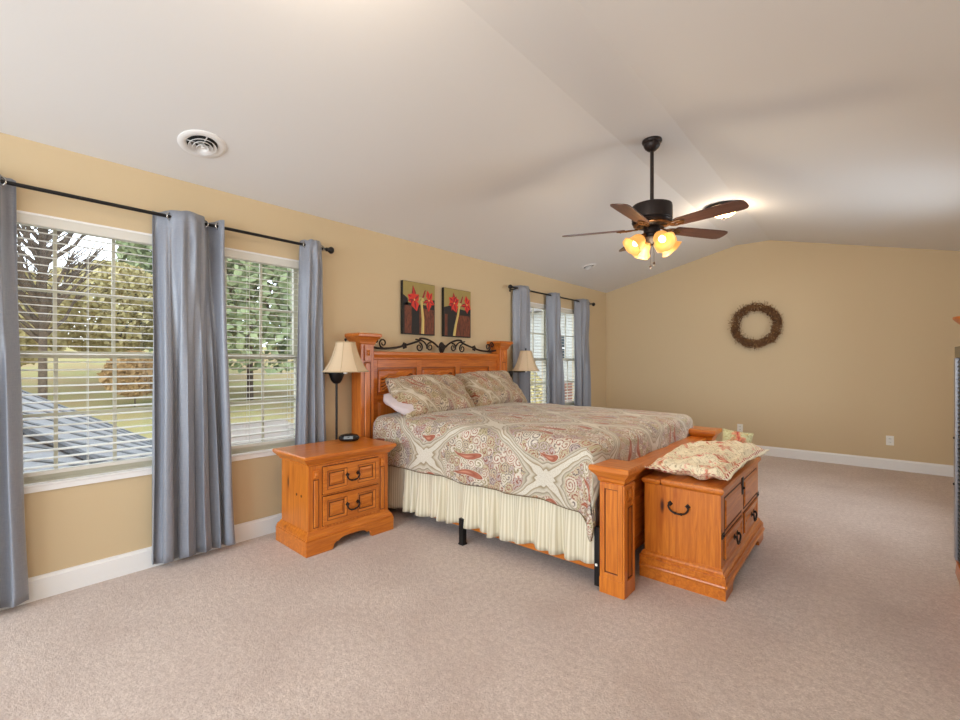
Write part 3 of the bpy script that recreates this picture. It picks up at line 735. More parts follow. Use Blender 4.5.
# ------------------------------------------------------------------ comforter
def comforter():
    bm = B(); uvl = bm.loops.layers.uv.new('UVMap')
    X0, X1, Y0, Y1 = .20, 2.215, 2.49, 4.30    # flat field before the rounded edges
    R = .10; near, far, foot = .44, .36, .42
    def edge(d, R=.10, fl=.06):
        """d metres past the field edge -> (outward, drop)"""
        q = R * PI / 2
        if d <= 0: return 0, 0
        if d < q: a = d / R; return R * math.sin(a), R * (1 - math.cos(a))
        e = d - q; return R + fl * e * .3, R + e
    nx, ny = 150, 190; smin, smax = -.0, (X1 - X0) + foot; tmin, tmax = -near, (Y1 - Y0) + far
    grid = []
    for i in range(nx + 1):
        s = smin + (smax - smin) * i / nx; row = []
        for j in range(ny + 1):
            t = tmin + (tmax - tmin) * j / ny
            dx = max(0, s - (X1 - X0)); dy0 = max(0, -t); dy1 = max(0, t - (Y1 - Y0)); dy = max(dy0, dy1)
            d = math.hypot(dx, dy)
            x = X0 + min(s, X1 - X0); y = Y0 + min(max(t, 0), Y1 - Y0)
            u, v = (x - X0) / (X1 - X0), (y - Y0) / (Y1 - Y0)
            crown = .845 + .030 * (1 - (2 * v - 1) ** 4) * (1 - (u) ** 6) - .015 * max(0, .25 - u) * 4
            crown += .008 * noise.noise(Vector((x * 3, y * 3, 1))) + .005 * noise.noise(Vector((x * 9, y * 5, 4)))
            Re = .085
            out, drop = edge(d, Re)
            if d > 0:
                dn = (dx ** 3 + dy ** 3) ** (1 / 3); ox, oy = dx / dn, (-dy0 + dy1) / dn
                # fluting of the hanging cloth
                k = min(1, max(0, (d - Re) / .25)); al = s if dy > dx else t
                fl = .016 * k * math.sin(al * 13 + 2 * noise.noise(Vector((al * 2, 0, 3)))) + .014 * k * noise.noise(Vector((al * 5, d * 4, 7)))
                if dx > dy: out = min(out, Re + .005) ; fl = fl * .6
                x += ox * (out + fl); y += oy * (out + fl)
            if dx > .0 and dy0 > 0: y = min(y, 2.405 if x > 2.27 else 2.6) ; x = min(x, 2.325)
            if dx > 0 and dy0 == 0:
                x = min(x, 2.325)
                drop *= .68
            z = crown - drop
            if dx > 0 and dy == 0: z = max(z, .60)
            if dy0 > 0: # hem dips a little along the side
                z += 0
            row.append((bm.verts.new((x, y, z)), (s, t)))
        grid.append(row)
    pip = [grid[i][0][0].co.copy() for i in range(nx + 1)]
    for i in range(nx):
        for j in range(ny):
            q = [grid[i][j], grid[i + 1][j], grid[i + 1][j + 1], grid[i][j + 1]]
            f = bm.faces.new([a[0] for a in q])
            for lp, a in zip(f.loops, q): lp[uvl].uv = a[1]
    o = obj('comforter', bm, 'paisley', None, 180)
    md = o.modifiers.new('thick', 'SOLIDIFY'); md.thickness = .022; md.offset = 0
    bm = B(); tube(bm, pip, .009, 6); p_ = obj('edge_piping', bm, 'piping', o, 60)
    tag(o, 'beige and rust paisley comforter spread over the whole bed', 'comforter'); return o
comforter()

# ------------------------------------------------------------------ pillows
def pillow(name, w, h, t, mat, label, loc, rot, seed, flange=.04, n=44, wr=.012, sag=0, cat='pillow', rnd_=0):
    """lens-shaped cushion with pinched corners, w along x, h along y"""
    bm = B(); uvl = bm.loops.layers.uv.new('UVMap')
    def pt(u, v, s):
        if rnd_: u, v = u * math.sqrt(1 - rnd_ * v * v / 2), v * math.sqrt(1 - rnd_ * u * u / 2)
        e = 1 - .07 * (1 - abs(v) ** 2.2) * abs(u) ** 3; f = 1 - .07 * (1 - abs(u) ** 2.2) * abs(v) ** 3
        x, y = u * w / 2 * e, v * h / 2 * f
        fu = max(0, 1 - max(abs(u) - 0, 0) ** 2.4); fv = max(0, 1 - abs(v) ** 2.4)
        body = (fu * fv) ** (.55 if flange else .8)
        edge = min(1 - abs(u), (1 - abs(v)) * h / w) * w / 2
        if flange and edge < flange: body *= max(0, edge / flange) ** .5 * .3 + .0
        z = s * (t / 2 * body + .0035)
        z += wr * noise.noise(Vector((u * 2.2 + seed, v * 2.2, seed))) + wr * .5 * noise.noise(Vector((u * 6 + seed, v * 5, s + seed)))
        z -= sag * (u * u) 
        return (x, y, z)
    G_ = {}
    for s in (1, -1):
        for i in range(n + 1):
            for j in range(n + 1):
                u, v = -1 + 2 * i / n, -1 + 2 * j / n
                u = math.sin(u * PI / 2) * .5 + u * .5; v = math.sin(v * PI / 2) * .5 + v * .5
                if s == -1 and (i in (0, n) or j in (0, n)): G_[s, i, j] = G_[1, i, j]; continue
                G_[s, i, j] = (bm.verts.new(pt(u, v, s)), (u * w / 2, v * h / 2))
    for s in (1, -1):
        for i in range(n):
            for j in range(n):
                q = [G_[s, i, j], G_[s, i + 1, j], G_[s, i + 1, j + 1], G_[s, i, j + 1]]
                if s < 0: q = q[::-1]
                f = bm.faces.new([a[0] for a in q])
                for lp, a in zip(f.loops, q): lp[uvl].uv = a[1]
    o = obj(name, bm, mat, None, 180); o.location = loc
    o.rotation_mode = 'QUATERNION'; o.rotation_quaternion = rot.to_quaternion()
    tag(o, label, cat); return o
def lean(yaw, tilt, roll=0):
    """x axis of the cushion along world y, y axis up and back"""
    return (Matrix.Rotation(math.radians(yaw), 3, 'Z') @ Matrix.Rotation(math.radians(tilt), 3, 'Y').inverted() @ Matrix(((0, 1, 0), (1, 0, 0), (0, 0, -1))).transposed())
def frame(xa, ya):
    xa = Vector(xa).normalized(); ya = Vector(ya); za = xa.cross(ya).normalized(); ya = za.cross(xa)
    return Matrix((xa, ya, za)).transposed()
pillow('pillow_sham', .92, .52, .27, 'paisley_sham', 'paisley pillow sham leaning nearer the nightstand lamp', (.40, 2.93, .995), frame((.05, 1, -.01), (-.70, 0, .70)), 1.3, flange=.025, wr=.03, rnd_=.25)
pillow('pillow_sham', .88, .52, .27, 'paisley_sham', 'paisley pillow sham leaning on the window side of the bed', (.36, 3.86, 1.02), frame((.03, 1, .0), (-.70, 0, .72)), 4.1, flange=.025, wr=.03, rnd_=.25)
pillow('bed_pillow', .84, .46, .19, 'lilac', 'pale lilac pillow tucked under the nearer paisley sham', (.37, 2.84, .95), frame((0, 1, 0), (-.95, 0, .30)), 7.7, flange=0, rnd_=.7)
for o in [o for o in bpy.data.objects if o.name.startswith('pillow_sham')]: o['group'] = 'paisley pillow shams'
pillow('throw_pillow', .50, 1.04, .12, 'floral_border', 'cream and red floral pillow lying flat across the chest lid', (2.70, 3.31, .680), frame((1, -.05, .02), (.05, 1, .03)), 11.2, flange=.05, wr=.035)
pillow('throw_pillow', .21, .20, .11, 'floral_green', 'green and pink floral pillow standing behind the flat cream one', (2.74, 3.93, .695), frame((1, .15, -.10), (0, .35, .8)), 3.9, flange=.0, wr=.012)

# ------------------------------------------------------------------ lamps
def floor_lamp(px, py, sx, sy, zb, ht, label, r0, stub):
    r = thing('floor_lamp', label, 'lamp', (px, py, 0))
    bm = B(); lathe(bm, [(.085, 0), (.085, .014), (.07, .022), (.03, .028), (.014, .04)], seg=28); obj('base', bm, 'black', r, 40)
    bm = B(); tube(bm, [(0, 0, .03), (0, 0, zb - .10)], .0095, 10); obj('pole', bm, 'black', r, 60)
    bm = B(); lathe(bm, [(.012, zb - .105), (.030, zb - .098), (.045, zb - .075), (.060, zb - .035), (.066, zb - .02), (.066, zb - .01), (.02, zb - .004)], seg=24); obj('swing_hub', bm, 'black', r, 40)
    dx, dy = sx - px, sy - py
    bm = B(); d = Vector((dx, dy, 0)); dn = d.normalized()
    tube(bm, [Vector((0, 0, zb - .012)) - Vector((stub[0], stub[1], 0)), (0, 0, zb - .012), d + Vector((0, 0, zb - .012))], .009, 8); obj('arm', bm, 'black', r, 60)
    bm = B(); tube(bm, [(dx, dy, zb - .02), (dx, dy, zb + .05)], .017, 12); obj('socket', bm, 'shade_trim_white', r, 60)
    bm = B(); uvn = 8; seg = 64
    prof = [(1, 0), (.90, .08), (.76, .25), (.62, .48), (.50, .74), (.43, .95), (.42, 1)]
    rings = []
    for (rr, q) in prof:
        ring = []
        for i in range(seg):
            a = 2 * PI * i / seg; k = 1 - .025 * abs(math.sin(a * 4)) 
            ring.append(bm.verts.new((dx + r0 * rr * k * math.cos(a), dy + r0 * rr * k * math.sin(a), zb + ht * q)))
        rings.append(ring)
    for a, b in zip(rings, rings[1:]):
        for i in range(seg): bm.faces.new((a[i], a[(i + 1) % seg], b[(i + 1) % seg], b[i]))
    sh = obj('lamp_shade', bm, 'shade', r, 180); md = sh.modifiers.new('thick', 'SOLIDIFY'); md.thickness = .003
    bm = B()
    for (rr, q) in ((1.0, 0), (.425, 1)):
        tube(bm, [(dx + r0 * rr * (1 - .025 * abs(math.sin(a * 4))) * math.cos(a), dy + r0 * rr * (1 - .025 * abs(math.sin(a * 4))) * math.sin(a), zb + ht * q) for a in [2 * PI * i / 64 for i in range(64)]], .004, 6, closed=True)
    for k in range(8):
        a = k * PI / 4; tube(bm, [(dx + (r0 * rr + .001) * math.cos(a), dy + (r0 * rr + .001) * math.sin(a), zb + ht * q) for rr, q in prof], .0022, 5)
    obj('shade_piping', bm, 'shade_trim', sh, 60)
    bm = B(); tube(bm, [(dx, dy, zb + ht - .01), (dx, dy, zb + ht + .02)], .006, 8); ball(bm, (dx, dy, zb + ht + .024), .011)
    for a in (0, PI / 2, PI, 3 * PI / 2): tube(bm, [(dx, dy, zb + ht - .005), (dx + r0 * .41 * math.cos(a), dy + r0 * .41 * math.sin(a), zb + ht - .003)], .002, 5)
    obj('finial', bm, 'black', r, 60)
floor_lamp(.115, 2.085, .25, 2.085, 1.245, .24, 'black floor lamp with bell shade behind the nightstand', .185, (.02, .13))
floor_lamp(.115, 4.475, .21, 4.72, 1.215, .25, 'black floor lamp with bell shade between headboard and far windows', .175, (.0, .03))

# ------------------------------------------------------------------ paintings
def painting(y0, label, kind):
    w, h, z0, d = .432, .53, 1.603, .036
    r = thing('canvas_painting', label, 'painting', (.002, y0, z0), 0, 'red flower paintings over the headboard')
    bm = B(); box(bm, 0, d, 0, w, 0, h); obj('canvas', bm, 'canvas_black', r, 0, .002)
    names = ['gold', 'pblack', 'prust', 'pred', 'pred2', 'pstem', 'pyel']
    bm = B(); L = [0]
    def poly(pts, mi, lay):
        x = d + .0005 + lay * .0004
        vs = [bm.verts.new((x, p * w, q * h)) for p, q in pts]; f = bm.faces.new(vs); f.material_index = mi
        if f.normal.x < 0 or f.calc_area() and (f.normal_update() or f.normal.x < 0): f.normal_flip()
    e = .006
    poly([(e, e), (1 - e, e), (1 - e, 1 - e), (e, 1 - e)], 0, 0)
    if kind == 0:
        poly([(e, .55), (.12, .60), (.3, .58), (.75, .58), (.80, .70), (1 - e, .70), (1 - e, .50), (e, .50)], 1, 1)
        poly([(e, .74), (.14, .68), (.16, .55), (e, .55)], 1, 1)
        poly([(e, e), (1 - e, e), (1 - e, .52), (e, .55)], 1, 2)
        poly([(.05, .02), (.26, .02), (.26, .54), (.05, .54)], 2, 3); poly([(.50, .02), (.97, .02), (.97, .50), (.50, .52)], 2, 3)
        fl = [((.34, .66), 1.0, [(95, .30), (150, .20), (185, .17), (235, .16), (282, .24), (40, .17)]), ((.80, .68), .7, [(100, .22), (60, .20), (200, .18), (265, .24), (330, .18)])]
        stem = [(.55, .70), (.58, .5), (.61, .3), (.60, .02)]
    else:
        poly([(e, .50), (1 - e, .44), (1 - e, .62), (.75, .58), (.5, .60), (.2, .64), (e, .60)], 1, 1)
        poly([(e, e), (1 - e, e), (1 - e, .46), (e, .50)], 1, 2)
        poly([(.03, .02), (.12, .02), (.12, .46), (.03, .46)], 2, 3); poly([(.42, .02), (.97, .02), (.97, .46), (.42, .46)], 2, 3)
        fl = [((.36, .70), 1.0, [(92, .24), (140, .20), (190, .18), (240, .20), (285, .22), (30, .18), (60, .18)]), ((.84, .70), .75, [(95, .22), (50, .17), (190, .22), (270, .20), (320, .17)])]
        stem = [(.56, .68), (.50, .45), (.42, .25), (.36, .02)]
    lay = 4
    for (c, s), (c2, s2) in zip(zip(stem, (.035, .035, .04, .045)), list(zip(stem, (.035, .035, .04, .045)))[1:]):
        poly([(c[0] - s, c[1]), (c[0] + s, c[1]), (c2[0] + s2, c2[1]), (c2[0] - s2, c2[1])], 5, lay)
        poly([(c[0] + s * .3, c[1]), (c[0] + s, c[1]), (c2[0] + s2, c2[1]), (c2[0] + s2 * .3, c2[1])], 6, lay + 1)
    poly([(.46, .66), (.66, .66), (.62, .72), (.50, .72)], 5, lay)
    poly([(.58, .72), (.66, .86), (.70, .88), (.64, .72)], 4, lay)
    for n_, (c, s, pets) in enumerate(fl):
        for k, (an, ln) in enumerate(pets):
            a = math.radians(an); ux, uy = math.cos(a), math.sin(a) * w / h; px_, py_ = -math.sin(a), math.cos(a) * w / h; ln *= 1.05
            wj = .55 + .5 * ((k * 37 + n_ * 17) % 10) / 10; P = [(0, .02), (.25, .09 * wj), (.5, .13 * wj), (.72, .08 * wj), (1.08, .02), (.8, -.05 * wj), (.55, -.11 * wj), (.3, -.10 * wj)]
            poly([(c[0] + ux * p * ln + px_ * q * s, c[1] + (uy * p * ln + py_ * q * s)) for p, q in P], 3 if (k + n_) % 3 else 4, lay + 2 + k * .5)
            poly([(c[0] + ux * p * ln + px_ * q * s * .25, c[1] + (uy * p * ln + py_ * q * s * .25)) for p, q in P], 4 if (k + n_) % 3 else 3, lay + 2.2 + k * .5)
        poly([(c[0] + .02 * math.cos(t), c[1] + .02 * math.sin(t)) for t in [i * PI / 3 for i in range(6)]], 6, lay + 7)
    obj('painted_flower', bm, names, r, 0)
painting(2.862, 'canvas of a red amaryllis with drooping petals, nearer the windows on the left', 0)
painting(3.430, 'canvas of a red amaryllis with slanting stem, above the headboard centre', 1)

# ------------------------------------------------------------------ wreath
r = thing('twig_wreath', 'round brown twig wreath hanging on the far wall', 'wreath', (2.295, 7.43, 1.845))
bm = B(); rnd = random.Random(3)
for k in range(330):
    a0 = rnd.uniform(0, 2 * PI); ln = rnd.uniform(.25, .8); rr0 = rnd.uniform(.225, .305); w0 = rnd.uniform(0, 2 * PI); tw = rnd.uniform(2, 6) * rnd.choice((-1, 1)); q = rnd.uniform(.015, .058)
    pts = []
    for i in range(7):
        t = i / 6; a = a0 + ln * t; wv = w0 + tw * t; rr = .262 + q * math.cos(wv) + (rr0 - .262) * .35
        pts.append((rr * math.cos(a), q * .8 * math.sin(wv), rr * math.sin(a)))
    tube(bm, pts, rnd.uniform(.0025, .0055), 5, mi=rnd.choice((0, 0, 1)))
for k in range(420):
    a = rnd.uniform(0, 2 * PI); w0 = rnd.uniform(0, 2 * PI); q = rnd.uniform(.045, .068); rr = .262 + q * math.cos(w0)
    ball(bm, (rr * math.cos(a), -abs(q * .8 * math.sin(w0)), rr * math.sin(a)), rnd.uniform(.005, .010), mi=rnd.choice((0, 1, 2)), u=6, v=4)
for k in range(110):
    a = rnd.uniform(0, 2 * PI); s = rnd.choice((1, 1, -1)); rr = .262 + s * .045; t = a + rnd.uniform(-.5, .5)
    p = Vector((rr * math.cos(a), -.01, rr * math.sin(a))); d = Vector((math.cos(t), rnd.uniform(-.4, .2), math.sin(t))) * s * rnd.uniform(.02, .055)
    tube(bm, [p, p + d], .0014, 4); ball(bm, p + d, .004, u=5, v=4)
obj('twisted_twigs', bm, ['twig', 'twig2', 'twig3'], r, 60)

# ------------------------------------------------------------------ outlets
for (x, w, lab) in ((3.715, .072, 'white double outlet low on the far wall toward the right'), (2.088, .072, 'white outlet low on the far wall just above the chest pillows')):
    r = thing('wall_outlet', lab, 'outlet', (x, YF - .006, .358), 0, 'outlets on the far wall')
    bm = B(); box(bm, -w / 2, w / 2, 0, .006, -.058, .058); obj('cover_plate', bm, 'plate', r, 0, .002)
    for z in (-.021, .021):
        bm = B(); box(bm, -.017, .017, -.003, .001, z - .014, z + .014); s = obj('socket_face', bm, 'plate', r, 0, .001)
        bm = B(); box(bm, -.009, -.006, -.0035, -.002, z - .005, z + .007); box(bm, .006, .009, -.0035, -.002, z - .005, z + .007); obj('slot', bm, 'slot', s, 0)

# ------------------------------------------------------------------ ceiling vents (on the slope)
def vent(x, y, rad, label):
    sl = math.atan((ZR - ZE) / XA); z = ZE + (ZR - ZE) / XA * x
    r = thing('ceiling_vent', label, 'vent', (x, y, z), 0, 'round ceiling vents'); r.rotation_euler = (0, -sl, 0)
    k = rad / .15
    bm = B(); lathe(bm, [(.150 * k, 0), (.150 * k, -.004), (.138 * k, -.010), (.112 * k, -.012), (.098 * k, -.004), (.096 * k, -.001)], seg=40, caps=False); obj('flange', bm, 'trim', r, 40)
    bm = B(); lathe(bm, [(.098 * k, -.0005), (.0, -.0006)], seg=40, caps=False); obj('duct_opening', bm, 'pblack', r, 40)
    for i, rr in enumerate((.080, .055, .030)):
        bm = B(); rr *= k; lathe(bm, [(rr - .012 * k, -.004), (rr - .010 * k, -.006), (rr + .006 * k, -.022 - .004 * i), (rr + .008 * k, -.020 - .004 * i), (rr - .012 * k, -.004)], seg=36, caps=False); obj('cone_ring', bm, 'trim', r, 40)
    bm = B(); lathe(bm, [(.001, -.005), (.010 * k, -.006), (.014 * k, -.024), (.008 * k, -.030), (.001, -.031)], seg=16, caps=False)
    box(bm, -.095 * k, .095 * k, -.003, .003, -.006, -.003); box(bm, -.003, .003, -.095 * k, .095 * k, -.006, -.003); obj('hub', bm, 'trim', r, 40)
vent(.43, .975, .128, 'round white ceiling vent above the nearest window')
vent(.52, 5.82, .105, 'small round white ceiling vent above the far windows')
for (x, y, lab) in ((2.02, 3.0, 'tiny white hook in the ceiling just beyond the fan mount'), ):
    pass

# ------------------------------------------------------------------ ceiling fan
def fan():
    hx, hy = 2.236, 3.525
    r = thing('ceiling_fan', 'bronze five-blade ceiling fan with lit amber glass shades', 'ceiling fan', (hx, hy, 0))
    bm = B(); lathe(bm, [(.072, 3.047), (.074, 3.035), (.070, 3.024), (.060, 3.018), (.062, 3.004), (.052, 2.985), (.030, 2.966), (.014, 2.96)], seg=32); obj('canopy', bm, 'bronze', r, 40)
    bm = B(); tube(bm, [(0, 0, 2.97), (0, 0, 2.545)], .014, 14); obj('downrod', bm, 'bronze', r, 60)
    bm = B(); lathe(bm, [(.02, 2.56), (.05, 2.555), (.120, 2.548), (.146, 2.538), (.150, 2.52), (.150, 2.43), (.144, 2.422), (.150, 2.412), (.140, 2.395), (.10, 2.375), (.06, 2.37)], seg=40); obj('motor_housing', bm, 'bronze', r, 35)
    bm = B(); lathe(bm, [(.135, 2.392), (.139, 2.386), (.120, 2.378), (.112, 2.380)], seg=40, caps=False); obj('vent_ring', bm, 'brass', r, 40)
    ZB = 2.362
    for k, az in enumerate((347, 57, 130, 202, 272)):
        A = math.radians(az); R = Matrix.Rotation(A, 4, 'Z') @ Matrix.Rotation(math.radians(-12), 4, 'X')
        bm = B(); pts = []; L0, L1 = .20, .69
        outline = [(L0, -.045), (L0 + .02, -.055), (.45, -.064), (.64, -.068), (.672, -.060), (.688, -.040), (.692, 0), (.688, .040), (.672, .060), (.64, .068), (.45, .064), (L0 + .02, .055), (L0, .045)]
        extr(bm, outline, 2, -.004, .004)
        o = obj('fan_blade', bm, 'blade', r, 0, .001); o.matrix_local = Matrix.Translation((0, 0, ZB)) @ R
        bm = B(); tube(bm, smoothpath([(.07, 0, .012), (.13, .0, -.002), (.17, .03, -.006), (.23, .028, -.007), (.26, 0, -.007), (.23, -.028, -.007), (.17, -.03, -.006), (.13, 0, -.002)], 6), .0065, 6)
        box(bm, .10, .25, -.010, .010, -.009, -.004)
        for q in ((.19, .0), (.235, .022), (.235, -.022)): ball(bm, (q[0], q[1], -.012), .005)
        b2 = obj('blade_iron', bm, 'brass', o, 50)
    bm = B(); lathe(bm, [(.05, 2.375), (.062, 2.36), (.062, 2.325), (.050, 2.315), (.050, 2.30), (.064, 2.295), (.066, 2.285), (.050, 2.265), (.022, 2.25), (.012, 2.24), (.012, 2.225), (.004, 2.22)], seg=28); obj('light_fitter', bm, 'bronze', r, 40)
    for k in range(4):
        A = math.radians(52 + 90 * k); tilt = math.radians(48)
        Mx = Matrix.Translation((.060 * math.cos(A), .060 * math.sin(A), 2.31)) @ Matrix.Rotation(A, 4, 'Z') @ Matrix.Rotation(PI - tilt, 4, 'Y').inverted()
        Mx = Matrix.Translation((.060 * math.cos(A), .060 * math.sin(A), 2.31)) @ Matrix.Rotation(A, 4, 'Z') @ Matrix.Rotation(-tilt, 4, 'Y')
        bm = B(); lathe(bm, [(.016, 0), (.020, -.012), (.024, -.03), (.020, -.04)], seg=18); arm = obj('lamp_arm', bm, 'brass', r, 40); arm.matrix_local = Mx
        bm = B(); seg = 36; rings = []
        for (rr, z) in [(.024, -.035), (.038, -.045), (.049, -.062), (.054, -.088), (.058, -.114), (.070, -.140), (.082, -.154)]:
            rings.append([bm.verts.new((rr * (1 + (.05 if z < -.15 else .0) * math.sin(6 * 2 * PI * i / seg)) * math.cos(2 * PI * i / seg), rr * (1 + (.05 if z < -.15 else 0) * math.sin(6 * 2 * PI * i / seg)) * math.sin(2 * PI * i / seg), z)) for i in range(seg)])
        for a, b in zip(rings, rings[1:]):
            for i in range(seg): bm.faces.new((a[i], a[(i + 1) % seg], b[(i + 1) % seg], b[i]))
        sh = obj('glass_shade', bm, 'amber', r, 180); sh.matrix_local = Mx; md = sh.modifiers.new('t', 'SOLIDIFY'); md.thickness = .003
        bm = B(); ball(bm, (0, 0, -.100), .026, (1, 1, 1.2), u=14, v=10); bu = obj('bulb', bm, 'bulb', r, 180); bu.matrix_local = Mx
    point('fan_bulb_light', (hx, hy, 2.04), 11, (1, .80, .55), .12)
    for (x, y, z) in ((.02, -.01, 2.085), (-.015, .01, 2.065)):
        bm = B(); tube(bm, [(x * .5, y * .5, 2.24), (x, y, 2.16), (x, y, z + .01)], .0015, 5); lathe(bm, [(.002, z + .014), (.007, z + .006), (.009, z - .006), (.004, z - .014), (.001, z - .016)], (x, y, 0), 10); obj('pull_chain', bm, 'bronze', r, 50)
fan()
def flush(x, y, label, power):
    point('flush_lamp_light', (x, y, ZR - .20), power, (1, .86, .68), .10)
    r = thing('ceiling_light', label, 'ceiling light', (x, y, ZR))
    bm = B(); lathe(bm, [(.185, 0), (.195, -.006), (.197, -.018), (.188, -.028), (.150, -.032), (.03, -.034)], seg=44); obj('canopy', bm, 'bronze', r, 40)
    bm = B(); lathe(bm, [(.130, -.034), (.128, -.055), (.112, -.082), (.082, -.104), (.045, -.117), (.008, -.121)], seg=40); obj('glass_bowl', bm, 'alabaster', r, 60)
    bm = B(); lathe(bm, [(.012, -.120), (.016, -.126), (.010, -.134), (.012, -.142), (.003, -.150)], seg=16); obj('finial', bm, 'bronze', r, 50)
flush(2.30, 5.54, 'lit flush ceiling light with bronze rim beyond the fan', 8)
flush(2.22, .82, 'second flush ceiling light overhead just above the picture', 15)

# ------------------------------------------------------------------ cabinet at the right edge
r = thing('media_cabinet', 'tall dark cabinet on brown wooden plinth cut off at the right edge', 'cabinet', (3.89, 2.55, 0))
L = 1.23
bm = B(); box(bm, .012, .56, 0, L, .19, 1.345); obj('body', bm, 'tv_black', r, 0, .003)
bm = B(); box(bm, .0, .57, -.005, L + .002, 1.345, 1.41); obj('top', bm, 'tv_top', r, 0, .003)
for y in (L - .062, 0): 
    bm = B(); box(bm, -.004, .012, y, y + .062, .19, 1.345); obj('silver_stile', bm, 'tv_silver', r, 0, .003)
bm = B()
for k in range(46): box(bm, .005, .014, .062, L - .062, .20 + k * .0248, .20 + k * .0248 + .012)
obj('louvred_front', bm, 'tv_black', r, 0)
bm = B(); ball(bm, (-.004, L - .035, .62), .008); ball(bm, (-.004, L - .035, .885), .007); obj('hinge_knob', bm, 'iron', r, 50)
bm = B(); stack(bm, .02, .56, .0, L - .02, [(.0, .0), (.004, .05), (.018, .10), (.014, .16), (.022, .185), (.022, .19)]); obj('plinth', bm, 'ty', r, 20)
r = thing('wooden_bowl', 'brown wooden bowl on the tall dark cabinet at the right edge', 'bowl', (4.072, 3.68, 1.41))
bm = B(); lathe(bm, [(.05, 0), (.045, .015), (.02, .03), (.02, .07), (.09, .09), (.17, .12), (.20, .155), (.20, .165), (.19, .165), (.15, .135), (.03, .10)], seg=40); obj('bowl', bm, 'ty', r, 40)

# ------------------------------------------------------------------ outside
def ext_mat(name, a, b, sc, rough=.9):
    g = G(name); n = g.noise(g.coord(), sc, 5, .65); return g.set(g.ramp(n, [(.3, a), (.7, b)]), rough, spec=.1)
M['lawn'] = ext_mat('dry_lawn', (150, 126, 98), (170, 150, 116), .4); M['patio'] = ext_mat('pale_concrete', (178, 166, 154), (190, 178, 168), 2)
M['hill'] = ext_mat('leaf_littered_bank', (150, 124, 92), (140, 140, 88), .35)
M['evergreen'] = ext_mat('evergreen_foliage', (98, 112, 78), (158, 166, 124), 1.2); M['yellowgreen'] = ext_mat('yellow_green_foliage', (160, 152, 104), (206, 190, 140), 1.2)  # greens paled and greyed so the colour itself carries the haze
M['russet'] = ext_mat('russet_foliage', (150, 120, 84), (186, 156, 110), 1.2); M['bark'] = ext_mat('grey_bark', (70, 60, 52), (98, 86, 74), 8)
g = G('metal_roof'); sp = g.n('ShaderNodeSeparateXYZ'); g.L.new(g.coord(), sp.inputs[0])
g.set((112, 112, 114), .6, 0); M['roof'] = g.mat
M['roofseam'] = plain('roof_seam_grey', (92, 96, 100), .5); M['roofdark'] = plain('roof_valley', (44, 48, 54), .5, .2); M['siding'] = plain('pale_siding', (196, 196, 190), .7); M['siding_trim'] = plain('pale_trim', (170, 168, 160), .7)
def gz(x): return -2.3 + max(0, -x - 6) * .125
bm = B(); vs = {}
for i in range(31):
    for j in range(41):
        x = -1.5 - i * 1.6; y = -14 + j * 1.6; hgt = gz(x) + .12 * noise.noise(Vector((x * .2, y * .2, 0)))
        vs[i, j] = bm.verts.new((x, y, hgt))
for i in range(30):
    for j in range(40):
        f = bm.faces.new((vs[i, j], vs[i + 1, j], vs[i + 1, j + 1], vs[i, j + 1])); f.material_index = 1 if i > 7 else 0
o = obj('lawn', bm, ['lawn', 'hill'], None, 180); tag(o, 'dry lawn and leaf-littered bank outside', 'ground', kind='structure')
bm = B(); n = 6
tp = [[bm.verts.new((-10 - 5.0 * i / n, 5.2 + 3.6 * j / n, gz(-10 - 5.0 * i / n) + .16)) for j in range(n + 1)] for i in range(n + 1)]
for i in range(n):
    for j in range(n): bm.faces.new((tp[i][j], tp[i + 1][j], tp[i + 1][j + 1], tp[i][j + 1]))
bmesh.ops.solidify(bm, geom=bm.faces[:], thickness=.25)
o = obj('patio', bm, 'patio', None, 0); tag(o, 'pale concrete patio on the lawn', 'patio', kind='structure')
# standing-seam porch roof below the left window
r = thing('porch_roof', 'grey metal porch roof seen through the large left window', 'roof')
RA, RB, RC, RD = (Vector(p) for p in ((-.6, -1.6, .62), (-5.0, -1.6, 2.25), (-5.0, 2.3, -.10), (-.6, 2.3, -.15)))
def rp(u, v, h=0):
    return RA.lerp(RB, u).lerp(RD.lerp(RC, u), v) + Vector((0, 0, h))
bm = B(); n = 10; top = [[bm.verts.new(rp(i / n, j / n)) for j in range(n + 1)] for i in range(n + 1)]; bot = [[bm.verts.new(rp(i / n, j / n, -.12)) for j in range(n + 1)] for i in range(n + 1)]
for i in range(n):
    for j in range(n):
        bm.faces.new((top[i][j], top[i + 1][j], top[i + 1][j + 1], top[i][j + 1])); bm.faces.new((bot[i][j], bot[i][j + 1], bot[i + 1][j + 1], bot[i + 1][j]))
for k in range(n):
    bm.faces.new((top[0][k], top[0][k + 1], bot[0][k + 1], bot[0][k])); bm.faces.new((top[n][k], bot[n][k], bot[n][k + 1], top[n][k + 1]))
    bm.faces.new((top[k][0], bot[k][0], bot[k + 1][0], top[k + 1][0])); bm.faces.new((top[k][n], top[k + 1][n], bot[k + 1][n], bot[k][n]))
obj('roof_sheet', bm, 'roof', r, 40)
for k in range(11):
    bm = B(); tube(bm, [rp(.02 + k * .096, v / 8, .006) for v in range(9)], .016, 5); obj('roof_seam', bm, 'roofseam', r, 0)
bm = B(); tube(bm, [rp(.62, .42, .01), rp(.30, .66, .01), rp(.18, .80, .01)], .045, 6); tube(bm, [rp(.18, .80, .01), rp(.30, .87, .01), rp(.36, .94, .01)], .03, 6); obj('valley_strip', bm, 'roofdark', r, 0)
